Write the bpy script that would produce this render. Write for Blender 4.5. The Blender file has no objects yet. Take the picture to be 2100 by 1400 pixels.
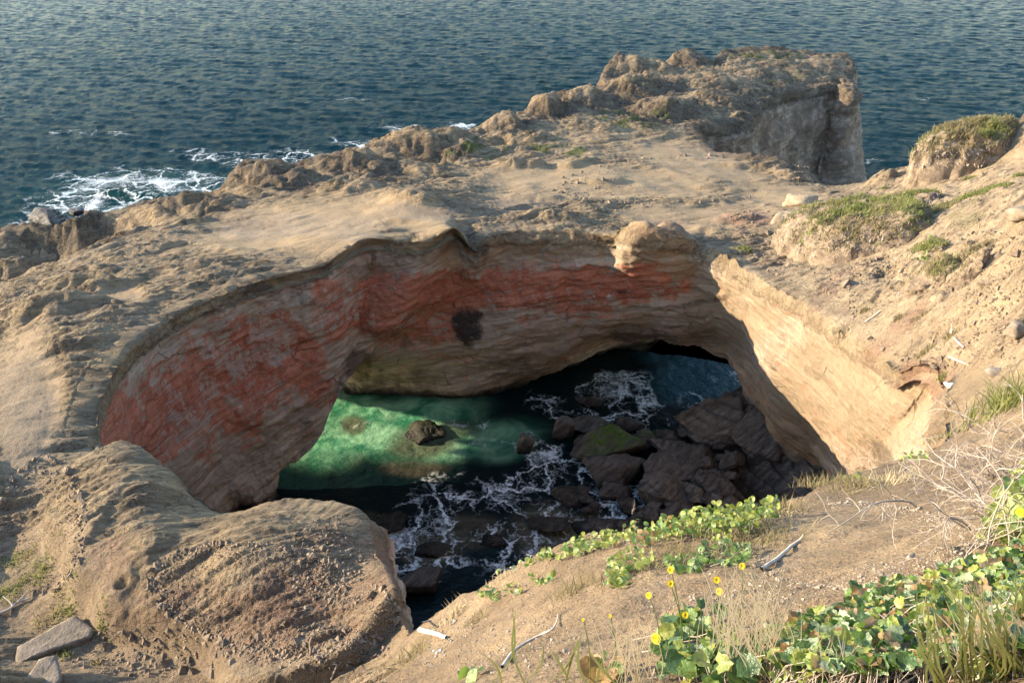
import bpy, bmesh, math, random
import numpy as np
from mathutils import Vector, Matrix
SC = bpy.context.scene
COL = SC.collection
R = math.radians
# ------------------------------------------------------------ camera, sky, sun
CAMZ = 24.0; FPX = 1633.0; PITCH = R(30)
cd = bpy.data.cameras.new('camera'); cam = bpy.data.objects.new('camera', cd); COL.objects.link(cam)
cam.location = (0, 0, CAMZ); cam.rotation_euler = (R(60), 0, 0)
cd.lens = 36.0 * FPX / 2100; cd.sensor_width = 36; cd.clip_start = 0.05; cd.clip_end = 9000
SC.camera = cam
SUN_EL = R(16.8); SUN_FWD = R(6.0)          # elevation; angle forward of due left
SV = Vector((-math.cos(SUN_FWD) * math.cos(SUN_EL), math.sin(SUN_FWD) * math.cos(SUN_EL), math.sin(SUN_EL)))
W = bpy.data.worlds.new('World'); SC.world = W; W.use_nodes = True
nt = W.node_tree; bg = nt.nodes['Background']
sky = nt.nodes.new('ShaderNodeTexSky'); sky.sky_type = 'NISHITA'; sky.sun_disc = False
sky.sun_elevation = SUN_EL; sky.sun_rotation = math.atan2(SV.x, SV.y)
sky.air_density = 1.0; sky.dust_density = 0.3; sky.ozone_density = 1.5
nt.links.new(sky.outputs[0], bg.inputs[0]); bg.inputs[1].default_value = 0.15
sd = bpy.data.lights.new('sun', 'SUN'); so = bpy.data.objects.new('sun', sd); COL.objects.link(so)
so.rotation_euler = SV.to_track_quat('Z', 'Y').to_euler(); sd.energy = 3.5; sd.angle = R(0.5); sd.color = (1, .84, .60)
SC.view_settings.view_transform = 'Standard'; SC.view_settings.look = 'None'
SC.view_settings.exposure = 2.15; SC.view_settings.gamma = 1; SC.view_settings.use_curve_mapping = False
# ------------------------------------------------------------ pixel <-> world
ct, st = math.cos(PITCH), math.sin(PITCH)
def ray(px, py):
    u = (px - 1050.) / FPX; v = (700. - py) / FPX
    return np.array([u, ct + st * v, -st + ct * v])
def P(px, py, z):
    d = ray(px, py); t = (z - CAMZ) / d[2]
    return np.array([d[0] * t, d[1] * t, z])
def proj(p):
    x = p[:, 0]; y = p[:, 1]; z = p[:, 2] - CAMZ
    f = y * ct - z * st; up = y * st + z * ct
    f = np.where(f < .05, .05, f)
    return 1050 + FPX * x / f, 700 - FPX * up / f
# ------------------------------------------------------------ noise
_rs = np.random.RandomState(7)
_PERM = _rs.permutation(4096).astype(np.int64)
_G = _rs.normal(size=(4096, 3)); _G /= np.linalg.norm(_G, axis=1)[:, None]; _G = _G.astype(np.float32)
def perlin(p, seed=0):
    p = np.asarray(p, dtype=np.float64); out = np.zeros(len(p), np.float32)
    for a in range(0, len(p), 200000):
        q = p[a:a + 200000]; i = np.floor(q).astype(np.int64); f = (q - i).astype(np.float32)
        u = f * f * f * (f * (f * 6 - 15) + 10)
        def g(dx, dy, dz):
            h = _PERM[(_PERM[(_PERM[(i[:, 0] + dx + seed * 57) & 4095] + i[:, 1] + dy) & 4095] + i[:, 2] + dz) & 4095]
            gg = _G[h]
            return gg[:, 0] * (f[:, 0] - dx) + gg[:, 1] * (f[:, 1] - dy) + gg[:, 2] * (f[:, 2] - dz)
        x00 = g(0, 0, 0); x00 += u[:, 0] * (g(1, 0, 0) - x00)
        x10 = g(0, 1, 0); x10 += u[:, 0] * (g(1, 1, 0) - x10)
        x01 = g(0, 0, 1); x01 += u[:, 0] * (g(1, 0, 1) - x01)
        x11 = g(0, 1, 1); x11 += u[:, 0] * (g(1, 1, 1) - x11)
        y0 = x00 + u[:, 1] * (x10 - x00); y1 = x01 + u[:, 1] * (x11 - x01)
        out[a:a + 200000] = (y0 + u[:, 2] * (y1 - y0)) * 1.6
    return out
def fbm(p, freq, octs, seed=0, gain=.5, ridged=False):
    s = np.zeros(len(p), np.float32); a = 1.
    for k in range(octs):
        n = perlin(p * (freq * 2.03 ** k) + 3.7 * k, seed + k)
        s += a * ((1 - 2 * np.abs(n)) if ridged else n); a *= gain
    return s
def smooth(e0, e1, x):
    t = np.clip((x - e0) / (e1 - e0), 0, 1); return t * t * (3 - 2 * t)
def catmull(pts, n, closed=False):
    pts = np.asarray(pts, float); m = len(pts)
    seg = np.linalg.norm(np.diff(np.vstack([pts, pts[:1]]) if closed else pts, axis=0), axis=1) ** .5 + 1e-6
    cum = np.concatenate([[0], np.cumsum(seg)]); T = cum[-1]
    ts = np.linspace(0, T, n, endpoint=not closed)
    return _cat_eval(pts, cum, ts, closed)
def _cat_eval(pts, cum, ts, closed):
    m = len(pts); ns = len(cum) - 1
    k = np.clip(np.searchsorted(cum, ts, side='right') - 1, 0, ns - 1)
    def idx(j):
        return j % m if closed else np.clip(j, 0, m - 1)
    def tt(j):
        if closed:
            w = np.floor_divide(j, ns); return cum[j - w * ns] + w * cum[-1]
        jj = np.clip(j, 0, ns); return cum[jj] + (j - jj) * 1.0
    p0, p1, p2, p3 = pts[idx(k - 1)], pts[idx(k)], pts[idx(k + 1)], pts[idx(k + 2)]
    t0, t1, t2, t3 = [tt(k + o)[:, None] for o in (-1, 0, 1, 2)]
    t = ts[:, None]
    A1 = (t1 - t) / (t1 - t0) * p0 + (t - t0) / (t1 - t0) * p1
    A2 = (t2 - t) / (t2 - t1) * p1 + (t - t1) / (t2 - t1) * p2
    A3 = (t3 - t) / (t3 - t2) * p2 + (t - t2) / (t3 - t2) * p3
    B1 = (t2 - t) / (t2 - t0) * A1 + (t - t0) / (t2 - t0) * A2
    B2 = (t3 - t) / (t3 - t1) * A2 + (t - t1) / (t3 - t1) * A3
    return (t2 - t) / (t2 - t1) * B1 + (t - t1) / (t2 - t1) * B2
# ------------------------------------------------------------ shape of the land
# columns of the sinkhole wall, rim first, as (px, py, z); D = straight down below the rim with an offset
def down(px, py, z, ox=0., oy=0., n=6):
    a = P(px, py, z); r = [a]
    for k in range(1, n + 1):
        f = k / n; r.append(np.array([a[0] + ox * f ** .6, a[1] + oy * f ** .6, z * (1 - f) - .6 * f]))
    return r
def colm(*q): 
    r = [P(*a) if len(a) == 3 else np.array(a[:3], float) for a in q]
    return r
def tail(c, dx, dy, dz):
    e = c[-1]; return c + [e + np.array([dx * .3, dy * .3, dz * .2]), e + np.array([dx, dy, dz])]
def wet(c): e = c[-1]; return c + [e + np.array([0, 0, -.7])]
COLS = [
 down(856,1238,15.4,-.3,.8), down(805,1195,13.7,.25,.9), down(768,1130,12.6,.6,.8), down(742,1068,12.25,.9,.8), down(660,1036,12.2,.3,.9),
 down(560,1027,12.15,-.5,1.2), down(470,1050,11.9,-1.2,1.5), down(432,1040,11.9,-2,1.5), down(380,1000,12,-2.5,2), down(310,945,12.1,-3,2.5),
 down(240,908,12.0,-3,3.5), 
 wet(colm((188,880,11.4),(215,905,10),(250,940,8),(300,1000,5.5),(340,1080,3),(370,1150,.8),(380,1180,0))),
 wet(colm((250,745,11.5),(262,775,10.6),(300,840,8.5),(340,900,6.5),(390,970,4.2),(440,1020,1.8),(470,1050,0))),
 wet(colm((400,628,11.5),(404,655,10.9),(415,730,9),(430,800,7.1),(460,880,5),(490,960,2.6),(520,1010,1),(530,1035,0))),
 wet(colm((555,572,11.5),(556,600,10.9),(558,660,9.3),(560,740,7.2),(565,820,5.4),(575,900,3.4),(578,965,1.6),(562,1020,0))),
 tail(colm((660,545,11.5),(662,570,10.9),(668,620,9.5),(660,690,7.6),(655,760,5.8),(655,830,3.9),(648,880,2.6),(628,938,1.2)),-4,-.3,.8),
 tail(colm((756,486,11.9),(752,515,11.1),(748,560,9.8),(740,620,8.3),(728,680,6.8),(715,720,5.8),(704,762,4.8),(688,815,3.7)),-4,.2,1.6),
 tail(colm((868,498,11.5),(862,520,10.9),(850,560,9.8),(830,610,8.5),(800,660,7.2),(775,692,6.2),(758,706,5.7),(742,722,5.3)),-4.5,3.2,.9),
 wet(colm((944,456,12.2),(940,480,11.3),(930,540,9.5),(900,600,7.8),(850,660,6),(808,700,4.9),(788,722,4.3),(769,746,3.2),(748,778,1.5),(733,804,0))),
 wet(colm((975,497,11.2),(976,530,10.0),(965,580,8.4),(950,640,6.5),(925,700,4.6),(890,750,2.7),(855,795,.7),(848,808,0))),
 wet(colm((1022,480,11),(1030,510,10.2),(1020,560,8.9),(1010,630,6.9),(1005,700,4.7),(1000,760,2.3),(988,800,.8),(980,815,0))),
 wet(colm((1100,475,11),(1103,500,10.5),(1105,534,9.6),(1100,570,8.7),(1095,640,6.6),(1090,700,4.5),(1090,745,2.7),(1080,772,1.),(1065,788,0))),
 wet(colm((1180,475,11),(1183,500,10.5),(1183,532,9.7),(1180,570,8.7),(1175,630,6.8),(1170,690,4.6),(1165,722,3.1),(1150,745,1.2),(1140,760,0))),
 wet(colm((1262,488,11),(1258,505,10.5),(1254,545,9.5),(1250,600,7.9),(1245,645,6.3),(1242,678,4.9),(1236,695,3.5),(1222,718,1.2),(1210,735,0))),
 wet(colm((1320,470,11.9),(1302,495,11.35),(1289,540,10.1),(1304,585,8.7),(1318,630,7),(1328,664,5.4),(1336,685,4.2),(1325,697,1.8),(1320,704,0))),
 tail(colm((1392,480,11.8),(1386,515,10.9),(1385,560,9.8),(1385,600,8.5),(1390,640,7),(1398,680,5.3),(1404,702,4.3),(1404,708,4.0)),2,3.4,1.5),
 tail(colm((1440,505,11),(1440,530,10.6),(1440,570,9.6),(1445,615,8.2),(1455,655,6.7),(1465,695,5),(1472,725,3.9),(1478,736,3.5)),2.6,2.8,1.5),
 tail(colm((1520,552,11.2),(1518,575,10.75),(1518,610,9.8),(1515,650,8.3),(1515,700,6.2),(1520,750,4.3),(1530,785,3.1),(1536,806,2.3)),3,1.5,1.),
 wet(colm((1600,596,11.8),(1594,620,11.4),(1586,665,10.3),(1575,720,8.5),(1572,780,6.2),(1578,840,4.2),(1592,890,2.3),(1605,930,1),(1612,950,0))),
 wet(colm((1700,656,12.5),(1696,680,12.1),(1684,735,10.8),(1666,800,8.7),(1658,860,6.2),(1664,915,3.8),(1676,955,1.8),(1690,990,0))),
 wet(colm((1790,722,13.2),(1786,745,12.8),(1770,800,11.6),(1744,870,9.3),(1730,930,6.5),(1735,980,4),(1745,1030,1.2),(1750,1050,0))),
 wet(colm((1868,772,13.9),(1864,795,13.5),(1848,840,12.6),(1817,890,10.8),(1790,945,8.2),(1785,1000,5.6),(1780,1060,2),(1780,1085,0))),
 wet(colm((1925,800,14.5),(1908,818,13.8),(1872,845,12.9),(1845,880,12),(1824,920,10.8),(1806,965,9),(1800,1020,6),(1800,1100,0))),
 wet(colm((1940,868,16.0),(1920,880,15.4),(1885,905,14.4),(1858,930,13.4),(1840,955,12.4),(1820,1000,10.8),(1815,1060,7),(1815,1150,0))),
 down(1868,938,17.2,-.3,.6), down(1745,975,17.8,-.2,.6), down(1640,1022,18.4,-.2,.7), down(1560,1060,19.0,0,.7), down(1400,1080,18.9,0,.7),
 down(1200,1102,18.2,0,.7), down(1080,1150,17.6,0,.7), down(960,1195,17.,0,.7)]
RIM_CTRL = np.array([c[0] for c in COLS])
COAST = [(0,474,8.4),(60,472,8.7),(130,466,9.0),(172,457,9.2),(215,448,8.4),(300,427,8.5),(380,414,8.8),(452,398,9.2),(468,368,9.8),(540,344,10),(606,338,10),(640,346,9.7),(720,318,10),
 (790,293,10),(850,279,10.2),(940,274,10),(985,268,9.6),(1020,246,10.2),(1072,234,9.8),(1090,214,10.3),(1130,213,10.3),(1160,200,10.1),(1195,190,10.3),(1235,180,10.3),(1243,150,10.6),
 (1300,133,10.8),(1345,135,10.6),(1400,118,11.),(1430,117,11.),(1466,133,10.7),(1480,108,11.2),(1530,103,11.2),(1640,108,10.9),(1735,113,10.6),(1750,124,10.3),(1749,160,9.6),(1745,192,9.2),
 (1715,179,9.4),(1650,188,9.3),(1590,203,9.2),(1538,226,9.2),(1536,250,9.2),(1480,256,9.3),(1425,270,9.4),(1452,293,9.5),(1482,318,9.5),(1590,338,9.3),(1700,381,9.),(1758,388,8.8),
 (1790,378,9.5),(1815,366,10),(1868,345,10.7),(1905,336,11.2),(1965,322,11.8),(2045,300,12.6),(2080,265,13.7),(2100,246,14.3)]
COAST_CTRL = np.array([(-90,2,6),(-60,10,7),(-40,19,7.5),(-31,26,7.7),(-27.3,31,7.9),(-27.6,36,8.1)] + [P(*c) for c in COAST] + [(34,35,15.5),(60,38,16),(95,30,16)])  # unseen left shore bent inward so sun can enter the tunnel
COAST_POLY_TAIL = np.array([(95.,-30.),(-90.,-30.)])
TOPS = [(0,1400,12.8),(300,1385,12.5),(500,1385,12.8),(110,1310,12.3),(200,1200,12),(50,1100,11.8),(50,950,11.5),(0,750,11.3),
 (760,1350,15.4),(700,1330,12.9),(820,1290,15.9),(900,1300,17),(1000,1350,18.6),(700,1395,15.4),(950,1400,19.6),(1050,1400,20.6),(1100,1300,19.2),(1200,1200,19.0),(1400,1400,21.6),(1250,1400,21.3),(1350,1250,20.2),(1450,1150,19.5),
 (1700,1400,21.9),(2100,1400,22.15),(1700,1250,21.0),(1900,1200,21.3),(1650,1120,19.8),(1800,1100,20.0),(1900,1050,19.8),(2000,1100,21),(1800,1020,18.9),(2100,1150,21.6),(2100,1000,20.6),(2000,930,18.6),
 (240,935,12.5),(150,945,12.3),(105,985,12.1),(120,1050,12.3),(160,1120,12.4),(190,1170,12.3),(300,1000,12.4),(400,1065,12.3),(600,1060,12.5),(300,1150,12.7),(500,1150,12.9),(650,1200,13.0),(300,1225,12.4),(450,1300,12.5),(600,1300,12.9),
 (40,1010,11.6),(62,1060,11.7),(95,1165,11.9),(200,1262,12.0),(350,1310,12.3),(420,1350,12.4),(30,900,11.3),
 (60,800,11.4),(150,850,11.4),(0,680,11),(100,650,11.4),(200,700,11.7),(300,640,11.5),(450,560,11.5),(150,560,10.8),(350,500,10.8),(0,600,10.2),(560,500,11.2),(540,440,10.8),(700,470,11.3),(800,440,11.4),(860,410,11.6),
 (650,400,10.6),(480,410,9.8),(300,450,9.2),(210,500,9.2),(0,560,7.7),(60,535,7.5),(130,525,7.6),(190,515,8.0),(250,497,8.7),
 (1000,330,9.9),(900,330,9.9),(860,350,9.9),(1000,400,10.5),(960,430,10.9),(1200,420,10.5),(1300,400,10.3),(1500,440,10.3),(1560,420,10),(1400,360,9.9),(1600,375,9.6),(1690,392,9.3),(1200,330,10),(1100,290,10.0),
 (1250,240,9.9),(1350,260,9.8),(1300,170,10.4),(1300,210,10),(1440,150,10.6),(1400,200,10),(1560,115,10.9),(1650,150,10.1),(1500,180,9.9),(1600,180,9.7),(1500,220,9.6),(1420,250,9.6),
 (1540,520,11),(1600,480,10.8),(1640,415,10.5),(1700,450,11.2),(1740,560,12.2),(1800,400,10.8),(1900,370,11.6),(2000,350,12.5),(2090,285,14.),(1900,450,12.6),(2000,420,13.8),(2100,400,15.2),(1850,600,13.2),
 (1950,560,14),(2050,550,15.4),(2100,600,16.5),(1700,600,12.3),(1850,700,13.7),(1950,700,14.6),(2050,700,16.2),(1920,760,14.5),(2020,800,16.4),(2100,800,17.8),(2020,880,17.6)]
WPTS = [(0,0,22.3),(-2,-2,22.4),(5,-3,23.5),(-3,2,19.5),(-8,2,16.5),(-14,8,13.5),(-20,18,11),(-28,20,9.5),(-24,31,8.2),(-25,34,8.0),(12,2,23),(20,8,22),(24,20,18),(34,28,16.5),(60,20,18),(-30,0,15),(1,1,22.2),(2.6,2.,22.3)]
CT = np.vstack([RIM_CTRL, COAST_CTRL, np.array([P(*t) for t in TOPS]), np.array(WPTS, float)])
def tps_fit(c, lam):
    n = len(c); d = np.linalg.norm(c[:, None, :2] - c[None, :, :2], axis=2)
    K = np.where(d > 0, d * d * np.log(d + 1e-9), 0) + lam * np.eye(n)
    A = np.zeros((n + 3, n + 3)); A[:n, :n] = K; A[:n, n] = 1; A[:n, n + 1:] = c[:, :2]; A[n, :n] = 1; A[n + 1:, :n] = c[:, :2].T
    return np.linalg.solve(A, np.concatenate([c[:, 2], [0, 0, 0]]))
TW = tps_fit(CT, .35)
def tps(xy):
    out = np.empty(len(xy)); n = len(CT)
    for a in range(0, len(xy), 20000):
        q = xy[a:a + 20000]
        d2 = (q[:, :1] - CT[None, :, 0]) ** 2 + (q[:, 1:2] - CT[None, :, 1]) ** 2
        out[a:a + 20000] = (.5 * d2 * np.log(d2 + 1e-9)) @ TW[:n] + TW[n] + q @ TW[n + 1:]
    return out
def poly_sdf(poly, xy):
    """positive inside"""
    a = poly; b = np.roll(poly, -1, axis=0); out = np.empty(len(xy))
    for s in range(0, len(xy), 10000):
        q = xy[s:s + 10000, None, :]; e = (b - a)[None]; w = q - a[None]
        t = np.clip((w * e).sum(2) / ((e * e).sum(2) + 1e-12), 0, 1)
        d = np.sqrt(((w - e * t[..., None]) ** 2).sum(2).min(1))
        c = ((a[None, :, 1] > q[..., 1]) != (b[None, :, 1] > q[..., 1]))
        xi = a[None, :, 0] + (q[..., 1] - a[None, :, 1]) * e[..., 0] / np.where(e[..., 1] == 0, 1e-9, e[..., 1])
        ins = (c & (q[..., 0] < xi)).sum(1) % 2 == 1
        out[s:s + 10000] = np.where(ins, d, -d)
    return out
RIMP = catmull(RIM_CTRL, 200, True)[:, :2]
COASTS = catmull(COAST_CTRL, 260, False)
COASTP = np.vstack([COASTS[:, :2], COAST_POLY_TAIL])
GX0, GY0, GS = -62., -6., .16; GNX, GNY = 720, 520
gx = GX0 + GS * np.arange(GNX); gy = GY0 + GS * np.arange(GNY)
GXY = np.stack(np.meshgrid(gx, gy), -1).reshape(-1, 2)
def coarse(fn, k):        # evaluate on every k-th node, then bilinear
    xs = gx[::k]; ys = gy[::k]; g = np.stack(np.meshgrid(xs, ys), -1).reshape(-1, 2)
    return fn(g).reshape(len(ys), len(xs)), k
def sampler(fn, k):
    a, k = coarse(fn, k); h = GS * k
    def f(x, y):
        fx = np.clip((x - GX0) / h, 0, a.shape[1] - 1.001); fy = np.clip((y - GY0) / h, 0, a.shape[0] - 1.001)
        i = fx.astype(int); j = fy.astype(int); u = fx - i; v = fy - j
        return (a[j, i] * (1 - u) + a[j, i + 1] * u) * (1 - v) + (a[j + 1, i] * (1 - u) + a[j + 1, i + 1] * u) * v
    return f
S_TPS = sampler(tps, 2)
S_RIM = sampler(lambda g: poly_sdf(RIMP, g), 1)        # > 0 inside the hole
S_COAST = sampler(lambda g: poly_sdf(COASTP, g), 2)    # > 0 on land
# mounds: px,py,z of centre, half-width, half-depth (m), height, sharpness
MOUNDS = [(540,362,10,2.3,1.4,.75),(610,375,10,1.8,1.2,.5),(720,338,10,2.4,1.2,.7),(770,350,10,1.6,1.,.5),(865,308,10,2.2,1.3,1.1),(950,315,10,1.6,1.,.7),(1120,226,10.2,1.3,.9,1.1),(1195,215,10.1,1.8,1.2,.9),(1240,215,10,1.6,1,.6),
 (1310,193,10,2.2,1.2,.9),(1345,188,10,1.1,.9,.6),(1040,268,10,1.6,1.1,.9),(1090,290,10,2.2,1.1,.5),(1285,146,10.6,2.2,1.2,.8),(1350,145,10.6,1.7,1.1,.6),(1415,128,10.8,1.5,1.,.7),(1400,222,10,3.6,1.3,.7),(1360,228,10,1.5,.8,.4),
 (360,440,9.6,3.0,1.3,.7),(450,432,10,2.2,1.1,.4),(740,392,10.8,1.6,.9,.45),(690,378,10.6,.6,.4,.4),(855,408,11.5,1.5,.8,.35),(45,545,8.2,1.0,.7,1.0),(150,475,8.8,2.2,.7,.35),(60,480,8.7,2.5,.6,.3),(120,640,11.2,2.2,.7,.35),(200,600,11.1,1.4,.5,.35),(1395,470,11.4,1.0,.8,.55),(1310,478,11.5,.9,.8,.35),
 (1055,347,9.9,.8,.4,.35),(1090,345,9.9,.9,.4,.35),(1180,345,9.9,1.1,.5,.3),(1490,205,9.8,3,1.,.5),(1520,175,10,3,1.1,.5),(1150,450,10.8,1.6,.6,.3),(1520,455,10.3,1.1,.6,.3),(1560,345,9.5,2.4,.6,.3),(1250,375,10.2,1.8,.6,.25),(1130,405,10.5,1.5,.5,.3),
 (1660,360,9.4,1.8,.6,.3),(1500,380,10,2.,.5,.2),(1440,410,10.2,2,.5,.25),(1820,375,10.6,.7,.5,.45),(480,520,11.2,1.,.4,.2),(880,350,10,2,.8,.4),(930,290,10,1.5,1.,.5),(1230,270,9.9,2,.7,.3),(1620,140,10.4,3,1.2,.3),(1560,150,10.4,2,1,.4),
 (1900,760,14.3,.9,.7,.4),(310,1010,12.3,1.2,.9,.15),(250,1165,12.5,1.3,1.0,.25),(640,1140,12.7,2,1.2,.2),(1995,590,14.6,.5,.4,.45),(1920,585,13.8,.6,.4,.5),(1960,560,14,.9,.4,.4),(2060,620,16,.8,.6,.5),(2080,560,15.8,.7,.5,.6),(2095,470,15.6,.8,.8,.7),
 (1980,650,14.8,.5,.4,.2),(2060,700,16.4,.6,.5,.4),(1460,470,10.6,1,.5,.2),(1500,545,11,.8,.5,.2)]
HOLES = [(270,1243,11.9,.38,.10,.22),(420,985,12.2,.3,.2,.1),(1020,300,9.9,.8,.5,.4),(1690,160,10,1.0,.4,.9),(1725,158,10,.6,.4,.9),(1530,205,9.7,1.6,.7,.7),(1450,232,9.7,2.2,.6,.5),(960,480,11.2,.5,1.0,.5),(975,520,11,.5,.9,.7),
 (1420,498,10.8,.35,.6,.5),(230,640,11.4,1.0,.35,.25),(560,470,10.9,3,.7,.15),(800,470,11.3,2,.6,.2),(1210,210,9.9,1.2,.5,.5),(1420,175,10.3,1.4,.4,.4),(1300,220,9.9,1.5,.5,.4),(640,360,10,1.0,.5,.3),(1840,560,13,.5,.8,.3),(1150,240,10,.8,.4,.5)]
def bumps(x, y):
    h = np.zeros_like(x); q = np.stack([x, y, 0 * x], 1)
    x = x + .45 * fbm(q, .55, 3, 8, .6); y = y + .4 * fbm(q, .55, 3, 12, .6)
    for L, s in ((MOUNDS, 1), (HOLES, -1)):
        for px, py, z, rx, ry, hh in L:
            c = P(px, py, z); dx = (x - c[0]) / rx; dy = (y - c[1]) / ry
            dx = np.where(dx > 0, dx * 1.7, dx * .9)
            m = (np.abs(dx) < 2) & (np.abs(dy) < 2); r2 = dx[m] ** 2 + dy[m] ** 2
            h[m] += s * hh * np.exp(-r2 ** 1.7)
    return h
# masks painted as soft discs: (px, py, rx, ry, angle deg, weight)
def mask(px, py, L):
    m = np.zeros(len(px), np.float32)
    for cx, cy, rx, ry, an, w in L:
        c, s = math.cos(R(-an)), math.sin(R(-an)); dx = px - cx; dy = py - cy
        a = (dx * c + dy * s) / rx; b = (-dx * s + dy * c) / ry
        r = np.sqrt(a * a + b * b); m = np.maximum(m, w * (1 - smooth(.55, 1.25, r)))
    return m
SAND = [(620,465,260,55,10,1),(820,440,130,40,-12,1),(520,450,110,24,8,.9),(1250,375,300,42,-3,1),(1430,335,170,38,-12,1),(1100,395,130,30,5,.9),(1400,450,170,36,-5,.9),(50,850,90,190,0,1),(245,600,60,24,-15,.9),(700,500,110,30,15,.9),(1590,400,120,30,-10,1),
 (1240,300,120,40,0,.5),(1450,440,200,30,0,.8),(1330,300,100,25,0,.6)]
HILL = [(1900,560,330,240,0,1),(1700,520,160,110,0,1),(2020,420,230,170,0,1),(2000,800,200,150,0,1),(1550,560,110,50,30,.8),(1730,640,160,40,42,.9),(1840,720,130,50,40,.8)]
NEAR = [(1500,1300,760,300,0,1),(1800,1050,420,150,0,1),(1000,1330,260,170,0,1),(300,1350,350,70,0,1),(100,1200,180,140,0,1),(1350,1130,400,120,-5,1),(1960,900,160,140,0,1)]
REDT = [(1530,450,70,22,0,.8),(1900,765,70,34,-10,1),(1700,600,100,22,40,.6),(700,1180,220,100,20,.7),(520,1280,180,90,0,.6),(330,1230,150,60,20,.5),(1350,470,80,22,0,.6),(1830,690,110,25,38,.7),(230,1150,60,90,0,.35),(1560,545,60,20,20,.4),(640,1300,160,70,0,.6)]
GREY = [(560,465,150,26,5,.9),(700,470,120,30,0,.8),(880,440,120,22,-5,.7),(1090,420,100,24,0,.8),(640,560,60,12,0,.5),(60,850,80,180,0,.8),(330,700,90,40,-30,.8),(480,575,120,16,-18,.7),(1430,330,120,30,0,.35),(1100,480,120,18,0,.4),(1690,1120,180,100,0,.5),(560,1180,130,80,0,.5),
 (60,500,160,40,-10,.5),(900,540,100,14,-10,.3),(1780,1080,200,70,0,.6)]
DARKR = [(560,365,120,34,-8,.8),(740,345,110,28,-10,.8),(890,310,90,30,0,.7),(1060,262,50,20,0,.6),(1130,230,60,26,0,.8),(1260,215,100,26,0,.7),(1340,185,80,22,0,.8),(1410,128,50,16,0,.7),(1360,235,110,26,0,.8),(400,425,170,26,-12,.5),(1640,160,140,40,0,.4),(1300,145,60,18,0,.4),(150,480,150,40,0,.6),(1500,200,100,40,0,.5)]
KNOB = [(420,1130,330,130,12,1),(700,1150,140,120,0,1),(180,1000,120,90,0,1)]
KPX = [(215,905),(150,930),(100,975),(62,1015),(70,1060),(122,1115),(124,1160),(150,1200),(195,1237),(240,1263),(310,1282),(372,1305),(430,1345),(470,1450),(700,1450),(930,1210),(860,1080),(760,960),(600,920),(430,930),(300,850),(225,862)]
S_KNOB = sampler(lambda g: poly_sdf(catmull(np.array([P(u, v, 12.3)[:2] for u, v in KPX]), 120, True), g), 2)
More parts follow.
